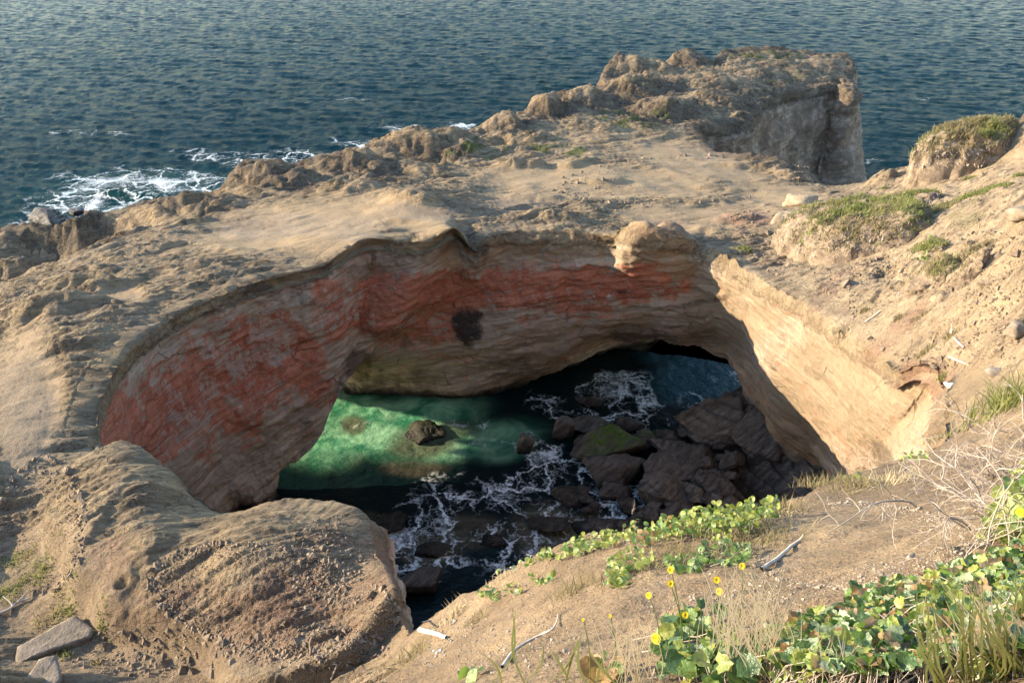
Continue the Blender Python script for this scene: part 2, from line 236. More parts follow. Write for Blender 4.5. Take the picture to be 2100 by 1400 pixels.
def land(x, y, detail=True):
    kd = S_KNOB(x, y) + .10 * perlin(np.stack([x, y, 0 * x], 1) * 1.3, 17)
    z0 = S_TPS(x, y) + bumps(x, y) - .62 * smooth(.28, -.12, kd) * smooth(-3.6, -.5, kd)
    p = np.stack([x, y, z0], 1)
    px, py = proj(p)
    sand = mask(px, py, SAND); hill = mask(px, py, HILL); near = mask(px, py, NEAR)
    dark = mask(px, py, DARKR)
    rough = np.clip(1 - sand * .85 - .45 * hill - .75 * near, .06, 1)
    if not detail: return z0, sand, hill, near, dark, rough, px, py
    q = p.copy(); q[:, 2] = 0
    cam_d = np.sqrt(x * x + y * y + 20)
    knob = mask(px, py, KNOB); edge = .45 + .55 * smooth(.1, 1.4, -S_RIM(x, y))
    tz = (z0 + .12 * x) * 2.4 + .5 * fbm(q, .5, 3, 25); tf = tz - np.floor(tz); step = (smooth(.55, .95, tf) - tf) / 2.4
    z0 = z0 + step * .8 * np.clip(dark * 1.2, 0, 1) * (1 - sand)
    h = z0 + .15 * fbm(q, .33, 3, 1) * np.clip(1 - .8 * near, .1, 1) * edge
    # bedding ledges crossing the top (strike runs up to the right in the picture)
    al = q[:, 0] * .93 + q[:, 1] * .36; ac = q[:, 1] * .93 - q[:, 0] * .36
    w = ac + .6 * fbm(q, .2, 3, 20)
    led = np.zeros(len(x), np.float32)
    for fr, am, sd_ in ((.55, .26, 1), (1.5, .16, 2), (3.6, .085, 3), (8., .035, 4)):
        s = -w * fr + .55 * perlin(q * .7, 31 + sd_); fr_ = s - np.floor(s)
        saw = np.where(fr_ < .86, fr_ / .86, (1 - fr_) / .14)
        mod = np.clip(.35 + 1.5 * perlin(q * np.array([.4, .4, 1]), 40 + sd_), 0, 1.2)
        led += am * (saw - .5) * mod
    h += led * rough * edge * (1 - .6 * knob)
    an = np.stack([al * .32, ac * 2.2, 0 * al], 1) + .25 * perlin(q * .8, 46)[:, None]
    h += .13 * rough * edge * fbm(an, .8, 6, 50, .6, True) * np.clip(1 - .7 * near, .2, 1) * (1 - .7 * knob)
    # wind pitted crust on the seaward side
    pit = perlin(an * np.array([1.3, 1.2, 1]), 60); pit2 = perlin(an * np.array([4.2, 3.4, 1]), 61)
    h -= (.20 * smooth(.12, .5, pit) + .10 * smooth(.1, .5, pit2)) * dark * np.clip(1 - sand, 0, 1)
    h -= .035 * smooth(.15, .5, pit2) * rough * edge
    # eroded sandy bank: clods and hollows
    cl = perlin(q * 1.7, 70); cl2 = perlin(q * 5.3, 71)
    bank = mask(px, py, [(1930, 600, 160, 130, 0, 1), (2060, 640, 90, 200, 0, 1), (2000, 420, 120, 90, 0, .7), (2060, 850, 60, 80, 0, .6)])
    h += hill * edge * (.02 * cl2 + .07 * fbm(q, .7, 3, 72)) + bank * edge * (.20 * smooth(.1, .5, cl) * (.6 + .8 * cl2) + .12 * fbm(q, .9, 4, 75, .5, True))
    crumb = perlin(q * 6.5, 77); h += hill * edge * .05 * smooth(.3, .6, crumb) * smooth(.0, .4, perlin(q * .8, 78))
    fine = np.clip(20 / cam_d, 0, 1)
    h += fine * (.013 * fbm(q, 5, 3, 80) + .007 * fbm(q, 22, 2, 84)) * (1 - .3 * sand)
    h += near * fine * (.035 * fbm(q, 1.4, 3, 90))
    nb = mask(px, py, [(560,1240,330,110,0,1),(700,1190,160,100,0,1)])
    h += nb * .022 * smooth(.05, .5, perlin(q * 11, 95)) + .012 * knob * fbm(an, 6, 3, 96, .6, True)
    return h, sand, hill, near, dark, rough, px, py
def H(x, y):
    x = np.atleast_1d(np.asarray(x, float)); y = np.atleast_1d(np.asarray(y, float))
    return land(x, y)[0]
S_BASE = sampler(lambda g: land(g[:, 0], g[:, 1], False)[0], 1)
def hit(pix):
    """world points where the view rays through the given pixels meet the land"""
    pix = np.asarray(pix, float); D = np.array([ray(a, b) for a, b in pix]); n = len(D)
    t = np.full(n, 1.2); done = np.zeros(n, bool)
    for k in range(420):
        q = D * t[:, None]; z = CAMZ + q[:, 2]; x, y = q[:, 0], q[:, 1]
        hz = np.where(S_RIM(x, y) > 0, -5, S_BASE(x, y))
        done |= z < hz
        if done.all(): break
        t = np.where(done, t, t * 1.009)
    lo = t / 1.009; hi = t
    for k in range(8):
        m = (lo + hi) / 2; q = D * m[:, None]; b = CAMZ + q[:, 2] < (S_BASE if k < 5 else H)(q[:, 0], q[:, 1])
        if k == 5: lo = lo / 1.01; hi = hi * 1.01
        hi = np.where(b, m, hi); lo = np.where(b, lo, m)
    q = D * hi[:, None]; q[:, 2] = H(q[:, 0], q[:, 1]); return q
# ------------------------------------------------------------ mesh helpers
def mk(name, V, F, mat, parent=None, smoothf=True, attrs=None, colls=None):
    me = bpy.data.meshes.new(name)
    V = np.asarray(V, np.float32); F = np.asarray(F, np.int32)
    me.vertices.add(len(V)); me.vertices.foreach_set('co', V.ravel())
    k = F.shape[1]; me.loops.add(F.size); me.loops.foreach_set('vertex_index', F.ravel())
    me.polygons.add(len(F)); me.polygons.foreach_set('loop_start', np.arange(0, F.size, k, dtype=np.int32))
    me.polygons.foreach_set('loop_total', np.full(len(F), k, np.int32))
    me.polygons.foreach_set('use_smooth', np.full(len(F), smoothf, bool))
    if attrs:
        for n, a in attrs.items():
            at = me.attributes.new(n, 'FLOAT', 'POINT'); at.data.foreach_set('value', np.asarray(a, np.float32))
    me.update(calc_edges=True); me.materials.append(mat)
    o = bpy.data.objects.new(name, me); COL.objects.link(o)
    if parent is not None: o.parent = parent
    return o
def tag(o, label=None, cat=None, group=None, kind=None):
    if label: o['label'] = label
    if cat: o['category'] = cat
    if group: o['group'] = group
    if kind: o['kind'] = kind
    return o
def compact(V, F, attrs=None):
    used = np.zeros(len(V), bool); used[F.ravel()] = True
    mp = np.cumsum(used) - 1
    return V[used], mp[F], ({k: a[used] for k, a in attrs.items()} if attrs else None)
def gridF(nu, nv, closed=False):
    i = np.arange(nu if closed else nu - 1)[:, None]; j = np.arange(nv - 1)[None]
    a = i * nv + j; b = ((i + 1) % nu) * nv + j
    return np.stack([a, b, b + 1, a + 1], -1).reshape(-1, 4)
# ------------------------------------------------------------ node helper
class N:
    def __init__(s, name):
        s.m = bpy.data.materials.new(name); s.m.use_nodes = True; s.t = s.m.node_tree
        s.b = s.t.nodes['Principled BSDF']; s.b.inputs['Roughness'].default_value = .9
        s.b.inputs['Specular IOR Level'].default_value = .25
    def node(s, k, **kw):
        n = s.t.nodes.new(k)
        for a, v in kw.items(): setattr(n, a, v)
        return n
    def inp(s, sock, v):
        if v is None: return
        if isinstance(v, bpy.types.NodeSocket): s.t.links.new(v, sock)
        else:
            if isinstance(v, tuple) and len(v) == 3 and sock.type == 'RGBA': v = v + (1,)
            sock.default_value = v
    def attr(s, n):
        a = s.node('ShaderNodeAttribute'); a.attribute_name = n; return a.outputs['Fac']
    def pos(s):
        return s.node('ShaderNodeNewGeometry').outputs['Position']
    def obj(s): return s.node('ShaderNodeTexCoord').outputs['Object']
    def mapping(s, v, scale=(1, 1, 1), rot=(0, 0, 0), loc=(0, 0, 0)):
        if any(rot):
            r_ = s.node('ShaderNodeMapping'); s.inp(r_.inputs['Vector'], v); r_.inputs['Rotation'].default_value = rot; v = r_.outputs[0]; rot = (0, 0, 0)
        m = s.node('ShaderNodeMapping'); s.inp(m.inputs['Vector'], v)
        m.inputs['Scale'].default_value = scale; m.inputs['Rotation'].default_value = rot; m.inputs['Location'].default_value = loc
        return m.outputs[0]
    def noise(s, v, scale, det=4, rough=.55, dist=0, col=False):
        n = s.node('ShaderNodeTexNoise'); s.inp(n.inputs['Vector'], v); s.inp(n.inputs['Scale'], float(scale))
        n.inputs['Detail'].default_value = det; n.inputs['Roughness'].default_value = rough; n.inputs['Distortion'].default_value = dist
        return n.outputs[1 if col else 0]
    def vor(s, v, scale, feat='F1', out=0, rnd=1):
        n = s.node('ShaderNodeTexVoronoi', feature=feat); s.inp(n.inputs['Vector'], v); n.inputs['Scale'].default_value = scale
        n.inputs['Randomness'].default_value = rnd
        return n.outputs[out]
    def math(s, op, a, b=None, c=None, clamp=False):
        n = s.node('ShaderNodeMath', operation=op, use_clamp=clamp); s.inp(n.inputs[0], a)
        if b is not None: s.inp(n.inputs[1], b)
        if c is not None: s.inp(n.inputs[2], c)
        return n.outputs[0]
    def rng(s, v, a, b, c=0., d=1.):
        n = s.node('ShaderNodeMapRange'); s.inp(n.inputs[0], v)
        for k, x in zip((1, 2, 3, 4), (a, b, c, d)): n.inputs[k].default_value = x
        return n.outputs[0]
    def mix(s, f, a, b, mode='MIX'):
        n = s.node('ShaderNodeMix', data_type='RGBA', blend_type=mode); s.inp(n.inputs[0], f); s.inp(n.inputs[6], a); s.inp(n.inputs[7], b)
        return n.outputs[2]
    def ramp(s, f, stops):
        n = s.node('ShaderNodeValToRGB'); s.inp(n.inputs[0], f); e = n.color_ramp.elements
        while len(e) < len(stops): e.new(.5)
        for k, (p, c) in enumerate(stops):
            e[k].position = p; e[k].color = tuple(c) + (1,) if len(c) == 3 else c
        return n.outputs[0]
    def bump(s, h, dist, strength=1, nrm=None):
        n = s.node('ShaderNodeBump'); s.inp(n.inputs['Height'], h); n.inputs['Distance'].default_value = dist
        n.inputs['Strength'].default_value = strength
        if nrm is not None: s.inp(n.inputs['Normal'], nrm)
        return n.outputs[0]
    def out(s, color=None, rough=None, normal=None, **kw):
        s.inp(s.b.inputs['Base Color'], color); s.inp(s.b.inputs['Roughness'], rough); s.inp(s.b.inputs['Normal'], normal)
        for k, v in kw.items(): s.inp(s.b.inputs[k.replace('_', ' ')], v)
        return s.m
# ------------------------------------------------------------ materials of the setting
def top_color(n, p):
    bed = n.mapping(p, (.45, 2.2, 1.6), (0, 0, R(-21)))
    big = n.noise(p, .22, 5, .6); st_ = n.noise(bed, 1.3, 7, .65, .6); fine = n.noise(p, 7, 6, .7); grain = n.noise(p, 60, 3, .7)
    c = n.mix(n.rng(st_, .40, .60), (.21, .148, .085), (.45, .32, .175))
    lam = n.noise(n.mapping(p, (.3, 4.2, 3.), (0, 0, R(-21))), 1.5, 9, .72, .5); rocky = n.math('SUBTRACT', 1., n.math('MAXIMUM', n.attr('sand'), n.math('MAXIMUM', n.attr('near'), n.math('MULTIPLY', n.attr('hill'), .6))), clamp=True)
    c = n.mix(n.rng(big, .4, .65, 0, .55), c, (.36, .27, .18))
    c = n.mix(n.math('MULTIPLY', n.rng(lam, .46, .38), n.math('MULTIPLY', rocky, .75)), c, (.15, .11, .075))
    c = n.mix(n.math('MULTIPLY', n.rng(lam, .55, .66), n.math('MULTIPLY', rocky, .6)), c, (.56, .43, .27))
    c = n.mix(n.rng(fine, .42, .7, 0, .55), c, (.23, .165, .11))
    sandc = n.mix(n.rng(n.noise(p, 1.3, 6, .7), .35, .7), (.26, .18, .10), (.36, .255, .145))
    c = n.mix(n.math('MULTIPLY', n.attr('sand'), .85), c, sandc)
    # gravelly grey drifts
    gm = n.math('ADD', n.attr('grey'), n.rng(n.noise(p, .9, 6, .75), .3, .7, -.5, .5))
    gv = n.vor(p, 16); gc = n.mix(n.rng(gv, .1, .7), (.19, .145, .105), (.31, .235, .165))
    c = n.mix(n.rng(gm, .25, .95, 0, .6), c, gc)
    hs = n.mix(n.rng(n.noise(p, 1.7, 7, .7), .35, .68), (.28, .20, .125), (.44, .34, .215))
    hs = n.mix(n.rng(n.noise(p, 5, 5, .75), .52, .7, 0, .8), hs, (.19, .135, .09))
    c = n.mix(n.attr('hill'), c, hs)
    ns = n.mix(n.rng(n.noise(p, 1.1, 6, .7), .38, .66), (.20, .14, .085), (.34, .245, .15))
    ns = n.mix(n.rng(n.noise(p, 9, 5, .8), .5, .72, 0, .75), ns, (.15, .10, .07))
    pb = n.vor(p, 34, out=1); ns = n.mix(n.math('MULTIPLY', n.rng(n.vor(p, 34), .12, .2, 1, 0), n.rng(n.noise(p, 2.3, 3), .45, .6)), ns, n.mix(.35, n.mix(1., (.4, .36, .3), pb, 'MULTIPLY'), (.45, .38, .3)))
    c = n.mix(n.attr('near'), c, ns)
    rm = n.math('ADD', n.attr('redt'), n.rng(n.noise(p, 1.2, 6, .7), .3, .7, -.45, .45))
    c = n.mix(n.rng(rm, .3, .95, 0, .8), c, n.mix(n.rng(fine, .4, .6), (.20, .11, .075), (.30, .175, .115)))
    dm = n.math('ADD', n.attr('dark'), n.rng(n.noise(p, .8, 7, .75), .3, .7, -.55, .55))
    c = n.mix(n.rng(dm, .1, .65, 0, .85), c, n.mix(n.rng(fine, .4, .65), (.08, .06, .045), (.22, .16, .105)))
    # small dark stones scattered over the flats
    sp = n.vor(n.mapping(p, (1, 1, 1)), 2.6); spm = n.math('MULTIPLY', n.rng(sp, .06, .13, 1, 0), n.rng(n.noise(p, .5, 2), .47, .6))
    c = n.mix(n.math('MULTIPLY', spm, .8), c, (.10, .08, .065))
    c = n.mix(n.rng(n.attr('moss'), .3, .8, 0, 1), c, n.mix(n.rng(fine, .35, .65), (.06, .07, .02), (.17, .165, .06)))
    c = n.mix(n.rng(grain, .3, .75, .0, .35), c, n.mix(1., c, (.45, .45, .45), 'MULTIPLY'))
    h = n.math('ADD', n.math('MULTIPLY', st_, n.rng(n.attr('sand'), 0, 1, .6, .12)), n.math('MULTIPLY', fine, .3)); h = n.math('ADD', h, n.math('MULTIPLY', lam, n.math('MULTIPLY', rocky, .9)))
    pd = n.node('ShaderNodeVectorMath', operation='SCALE'); n.inp(pd.inputs[0], n.noise(p, 1.6, 4, .6, 0, True)); pd.inputs['Scale'].default_value = .55
    pa = n.node('ShaderNodeVectorMath', operation='ADD'); n.inp(pa.inputs[0], p); n.inp(pa.inputs[1], pd.outputs[0])
    ck = n.vor(n.mapping(pa.outputs[0], (1.0, 3.1, 2.), (0, 0, R(-21))), 1.35, 'DISTANCE_TO_EDGE'); cn = n.rng(n.noise(p, .8, 4, .65), .44, .56)
    ck = n.math('MULTIPLY', n.rng(ck, .0, .055, 1, 0), n.math('MULTIPLY', cn, rocky))
    h = n.math('SUBTRACT', h, n.math('MULTIPLY', ck, .5)); c = n.mix(n.math('MULTIPLY', ck, .6), c, (.085, .062, .045))
    return c, h
def wall_color(n, p):
    bed = n.mapping(p, (.22, .22, 4.2), (R(3), R(13), 0)); vert = n.mapping(p, (1.6, 1.6, .35), (0, R(8), 0))
    s1 = n.noise(bed, 1.0, 9, .7, .35); s2 = n.noise(bed, 3.6, 6, .72, .2); fine = n.noise(p, 5, 7, .72); bl = n.noise(p, .45, 4, .6)
    c = n.mix(n.rng(s1, .42, .58), (.33, .245, .165), (.57, .44, .31))
    c = n.mix(n.rng(s2, .4, .7, 0, .6), c, (.25, .19, .15))
    c = n.mix(n.rng(bl, .42, .62, 0, .55), c, (.45, .34, .27))
    c = n.mix(n.rng(n.noise(vert, 1.3, 6, .7), .52, .72, 0, .5), c, (.21, .17, .15))
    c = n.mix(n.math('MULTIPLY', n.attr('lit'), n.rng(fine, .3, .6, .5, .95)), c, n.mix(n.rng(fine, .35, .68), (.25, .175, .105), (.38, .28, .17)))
    # red mineral crust, broken by streaks and flaked patches
    k = n.math('ADD', n.math('MULTIPLY', s1, .55), n.math('MULTIPLY', n.noise(vert, 1.9, 7, .75, .5), .75))
    k = n.math('ADD', k, n.math('MULTIPLY', n.noise(p, 3.2, 6, .8), .45))
    rm = n.math('ADD', n.attr('red'), n.rng(k, .62, 1.12, -.75, .75))
    rk = n.math('ADD', n.rng(s2, .35, .65, -.22, .22), n.rng(n.noise(n.mapping(p, (.35, .35, 3.4), (R(3), R(13), 0)), 1.3, 7, .78, .5), .38, .62, -.42, .42))
    rk = n.math('ADD', rk, n.rng(n.noise(vert, .9, 6, .75), .38, .62, -.3, .3))
    rm = n.math('ADD', rm, rk)
    c = n.mix(n.rng(rm, .42, .75, 0, .9), c, n.mix(n.rng(n.math('ADD', fine, rk), .2, .8), (.40, .085, .038), (.52, .20, .115)))
    wm = n.math('ADD', n.attr('white'), n.rng(k, .62, 1.12, .75, -.75))
    wg = n.rng(n.math('MAXIMUM', n.attr('white'), n.math('MULTIPLY', n.attr('red'), .5)), .03, .3, .22, 1.)
    c = n.mix(n.math('MULTIPLY', n.rng(wm, .42, .80, 0, .7), wg), c, n.mix(n.rng(s2, .3, .7), (.42, .34, .265), (.55, .46, .36)))
    wk = n.math('MULTIPLY', n.rng(n.noise(vert, 2.6, 8, .8), .60, .68), n.rng(bl, .45, .6)); c = n.mix(n.math('MULTIPLY', wk, .6), c, (.44, .39, .34))
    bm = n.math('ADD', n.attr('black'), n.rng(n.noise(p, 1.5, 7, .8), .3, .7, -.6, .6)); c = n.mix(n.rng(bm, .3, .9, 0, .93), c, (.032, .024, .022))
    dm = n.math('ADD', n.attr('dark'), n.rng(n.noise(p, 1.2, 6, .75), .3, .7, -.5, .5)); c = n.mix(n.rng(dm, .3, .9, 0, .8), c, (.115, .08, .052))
    c = n.mix(n.attr('wet_shade'), c, n.mix(n.rng(fine, .35, .65), (.055, .04, .033), (.135, .10, .08)))
    z = n.node('ShaderNodeSeparateXYZ'); n.inp(z.inputs[0], p)
    wet = n.math('ADD', z.outputs[2], n.math('MULTIPLY', fine, -1.2)); wf = n.rng(wet, .25, -.45)
    c = n.mix(wf, c, (.018, .015, .013))
    crack = n.vor(n.mapping(p, (.45, .45, .9), (0, R(14), 0)), 1.1, 'DISTANCE_TO_EDGE')
    dist = n.noise(p, 2.0, 4); cr = n.math('MULTIPLY', n.rng(n.math('ADD', crack, n.math('MULTIPLY', dist, .02)), .012, .028, 1, 0), n.rng(bl, .5, .6))
    c = n.mix(n.math('MULTIPLY', cr, .55), c, (.05, .04, .03))
    h = n.math('ADD', n.math('MULTIPLY', s1, .9), n.math('MULTIPLY', s2, .35)); h = n.math('ADD', h, n.math('MULTIPLY', fine, .4)); h = n.math('SUBTRACT', h, n.math('MULTIPLY', cr, .4))
    return c, h, wf
def rock(name='sandstone'):
    n = N(name); p = n.pos()
    tc, th = top_color(n, p); wc, wh, wf = wall_color(n, p)
    w = n.rng(n.math('ADD', n.attr('wall'), n.rng(n.noise(p, 4, 6, .75), .3, .7, -.3, .3)), .35, .65)
    w = n.math('MULTIPLY', w, n.rng(n.attr('wall'), .0, .12))
    c = n.mix(w, tc, wc); h = n.math('ADD', n.math('MULTIPLY', th, n.math('SUBTRACT', 1., w)), n.math('MULTIPLY', wh, n.math('MULTIPLY', w, .5)))
    b = n.bump(h, .32, 1.)
    b = n.bump(n.math('ADD', n.noise(p, 24, 5, .75), n.math('MULTIPLY', n.vor(p, 45), .4)), .035, .9, b)
    return n.out(c, n.rng(n.math('MULTIPLY', wf, w), 0, 1, .93, .35), b)
M_TOP = rock(); M_WALL = M_TOP
def water(name, pit):
    n = N(name); p = n.pos(); d = n.node('ShaderNodeCameraData').outputs['View Distance']
    foamn = n.noise(n.mapping(p, (1, 1, 0)), .9, 4, .6, 0, True)
    wv = n.node('ShaderNodeVectorMath', operation='SCALE'); n.inp(wv.inputs[0], foamn); wv.inputs['Scale'].default_value = 1.9
    ad = n.node('ShaderNodeVectorMath', operation='ADD'); n.inp(ad.inputs[0], p); n.inp(ad.inputs[1], wv.outputs[0])
    fl = n.mapping(ad.outputs[0], (1, 1, 0))
    e1 = n.vor(fl, .55 if pit else .38, 'DISTANCE_TO_EDGE'); e2 = n.vor(fl, 1.5 if pit else 1.0, 'DISTANCE_TO_EDGE')
    fi = n.noise(p, 5.5, 7, .8); fm = n.noise(p, .45 if pit else .2, 4, .6)
    a = n.attr('foam')
    e1b = n.math('ADD', e1, n.rng(fi, .3, .7, -.07, .07)); e2b = n.math('ADD', e2, n.rng(fi, .3, .7, -.09, .09))
    l1 = n.rng(e1b, .0, .045, 1, 0); l2 = n.math('MULTIPLY', n.rng(e2b, -.01, .05, 1, 0), n.rng(n.noise(p, .8, 3), .42, .62, 0, .75))
    lac = n.math('MAXIMUM', l1, l2)
    cov = n.math('ADD', a, n.rng(fm, .35, .65, -.5, .35))
    f = n.math('MULTIPLY', lac, n.rng(cov, .25, .7), clamp=True)
    dense = n.math('MULTIPLY', n.rng(n.math('ADD', cov, n.rng(fi, .3, .7, -.5, .5)), .95, 1.5), 1, clamp=True)
    f = n.math('MULTIPLY', n.math('MAXIMUM', f, dense), n.rng(a, .03, .22))
    if pit:
        gn = n.noise(p, .7, 4, .6, .6); gg = n.math('MULTIPLY', n.math('POWER', n.attr('green'), 1.6), n.rng(gn, .3, .6, .6, 1.))
        c = n.mix(gg, (.003, .010, .011), n.mix(n.rng(gn, .38, .62), (.055, .25, .13), (.22, .42, .25)))
        c = n.mix(n.attr('sub'), c, n.mix(n.rng(n.noise(p, 2.2, 6, .7), .35, .65), (.035, .03, .02), (.13, .11, .07)))
        c = n.mix(n.math('MULTIPLY', n.attr('skylit'), .9), c, (.02, .07, .085))
        h = n.math('ADD', n.noise(n.mapping(p, (1, 1.4, 1)), 2.6, 4, .6), n.math('MULTIPLY', n.noise(p, 9, 3, .6), .3)); nb = n.bump(h, .07, .9)
        rough = .08
    else:
        c = n.mix(n.attr('shore'), (.0016, .0085, .019), (.0035, .036, .038))
        c = n.mix(n.rng(n.noise(p, .12, 4), .4, .65, 0, .6), c, (.0014, .0125, .016))
        cap = n.math('MULTIPLY', n.rng(n.noise(n.mapping(p, (.7, 1.3, 1)), .9, 6, .75), .715, .76), 1, clamp=True)
        f = n.math('MAXIMUM', f, n.math('MULTIPLY', cap, .6))
        h = n.math('ADD', n.noise(n.mapping(p, (.7, 1.4, 1), (0, 0, R(-8))), 4.6, 6, .66), n.math('MULTIPLY', n.noise(n.mapping(p, (.8, 1.4, 1), (0, 0, R(12))), 5, 4, .6), .35))
        nb = n.bump(h, .16, .9); rough = .14
    f = n.math('MULTIPLY', f, .92)
    col = n.mix(f, c, (.72, .74, .72))
    m = n.out(col, n.mix(f, (rough,) * 3, (.9,) * 3), nb); n.b.inputs['Specular IOR Level'].default_value = .3 if pit else .008; n.b.inputs['IOR'].default_value = 1.33
    return m
M_SEA = water('sea_water', False); M_PIT = water('cove_water', True)
# ------------------------------------------------------------ the headland surface
ang = np.concatenate([np.radians(np.linspace(-125, -54, 50, endpoint=False)), np.radians(np.linspace(-54, 54, 800)), np.radians(np.linspace(54, 100, 24)[1:])])
rad = np.exp(np.concatenate([np.linspace(math.log(.3), math.log(1.6), 40, endpoint=False), np.linspace(math.log(1.6), math.log(9), 300, endpoint=False), np.linspace(math.log(9), math.log(84), 620)]))
A_, R_ = np.meshgrid(ang, rad, indexing='ij')
X = (R_ * np.sin(A_)).ravel(); Y = (R_ * np.cos(A_)).ravel()
F = gridF(len(ang), len(rad))
dr = S_RIM(X, Y); dc = S_COAST(X, Y)
okv = (dr < .02) & (dc > -.05) & (X > -60) & (X < 52) & (Y > -5)
F = F[okv[F].all(1)]
V0, F, at = compact(np.stack([X, Y], 1), F, {'dr': dr, 'dc': dc})
X, Y = V0[:, 0], V0[:, 1]
hh, sand, hill, near, dark, rough, px, py = land(X, Y)
MOSS = [(960,305,60,16,20,1),(1010,325,40,14,20,.9),(1150,312,75,16,-6,1),(1290,250,90,22,-6,.9),(1340,238,60,14,0,.8),(1560,118,110,10,3,1),(1600,165,70,10,5,.7),(1660,118,70,8,0,.8),(1640,150,60,8,0,.7),(1240,245,40,14,0,.8),(1390,215,60,10,0,.5),(60,485,40,6,0,.3),(1470,240,30,8,0,.5),
 (1960,450,90,40,10,.5),(1880,540,50,40,0,.45),(1700,1000,60,12,-20,.5),(1350,1160,220,60,-5,.45),(80,1180,110,60,0,.5)]
moss = mask(px, py, MOSS) * np.clip(.55 + .9 * fbm(np.stack([X, Y, 0 * X], 1), .9, 4, 99), 0, 1)
grass_bump = moss * (.05 + .05 * perlin(np.stack([X, Y, 0 * X], 1) * 9, 98))
hd = hh + grass_bump - .55 * smooth(.75, .15, -at['dr']) - .55 * smooth(.75, .15, at['dc'])
headland = mk('headland', np.stack([X, Y, hd], 1), F, M_TOP, attrs={'sand': sand, 'hill': hill, 'near': near, 'dark': dark, 'moss': moss, 'redt': mask(px, py, REDT), 'grey': mask(px, py, GREY)})
tag(headland, kind='structure')
# ------------------------------------------------------------ the sinkhole wall
def resample(col, K):
    c = np.array(col); return catmull(c, K)
def wall_attrs(V, lit, top):
    px, py = proj(V)
    RED = [(285,850,95,85,-40,1),(215,880,45,60,0,.9),(375,800,95,60,-35,1),(480,765,125,55,-32,1),(600,700,100,42,-45,.95),(690,650,60,50,-50,.85),(400,900,70,40,-60,.7),(520,855,28,40,0,.8),(440,700,50,26,0,.55),(700,610,110,14,-12,.5),(330,930,60,30,30,.7),(560,790,50,30,-40,.6),
     (820,600,95,48,-10,1),(570,735,170,46,-36,.95),(725,635,120,40,-35,.95),(420,830,120,40,-30,.9),(930,600,110,52,0,1),(1060,590,120,52,0,1),(1180,585,130,46,0,1),(1300,580,90,44,10,1),(1385,592,45,22,20,.8),(780,650,60,50,-50,.8),(880,670,85,40,-10,.75),(1180,632,120,20,-5,.75),(1085,655,26,16,0,.8),(900,720,50,22,0,.45),(760,600,60,40,-20,.8)]
    WHT = [(1000,710,34,55,15,.75),(945,760,60,25,0,.6),(1060,655,45,30,0,.65),(555,690,60,70,0,.8),(440,720,110,30,-35,.75),(340,800,60,24,-40,.6),(300,740,40,40,0,.7),(640,640,70,36,-20,.7),(645,600,60,26,0,.5),(940,520,30,42,0,.75),(720,625,30,40,0,.6),(255,770,30,60,30,.8),(330,730,70,30,-30,.7),(450,650,80,24,-20,.55),(900,560,50,18,0,.4),(1200,650,80,14,-4,.6),(1150,670,60,16,0,.5),(430,790,70,30,-40,.45),
     (1600,740,26,70,-35,.42),(1520,625,40,30,40,.3),(470,920,50,16,-25,.4)]
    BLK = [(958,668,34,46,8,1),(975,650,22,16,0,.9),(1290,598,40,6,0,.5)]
    DRK = [(735,750,34,44,0,1),(800,690,60,22,-20,.6),(840,790,130,40,0,.6),(1100,770,150,40,-12,.55),(1320,690,90,24,-8,.8),(1600,930,80,60,30,.3),(590,1000,60,60,0,.5),(640,900,26,60,30,.45),(1500,700,40,40,40,.3),(980,520,26,40,0,.85),(1440,620,90,8,12,.7),(560,600,140,16,-14,.55),(740,560,120,20,-8,.45),(1815,950,24,60,25,.9),(700,850,30,60,0,.3),(760,760,40,50,0,.5)]  # first disc paints the shade of the tunnel gap onto the rock
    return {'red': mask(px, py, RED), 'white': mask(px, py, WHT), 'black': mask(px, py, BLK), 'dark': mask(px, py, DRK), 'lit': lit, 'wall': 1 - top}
def loft(stations, rows, NU, closed, rimfun, disp=1.):
    """stations: list of (n,3) columns, top first -> grid NU x NV with two skirt rows lying on the land"""
    S = np.array([resample(c, rows) for c in stations])               # (m, rows, 3)
    mid = S[:, :rows // 2 + 1].mean(1)
    m = len(S); flat = S.reshape(m, -1)
    seg = np.linalg.norm(np.diff(np.vstack([mid, mid[:1]]) if closed else mid, axis=0), axis=1) ** .75 + .05
    cum = np.concatenate([[0], np.cumsum(seg)]); ts = np.linspace(0, cum[-1], NU, endpoint=not closed)
    G = _cat_eval(flat, cum, ts, closed).reshape(NU, rows, 3)
    return G
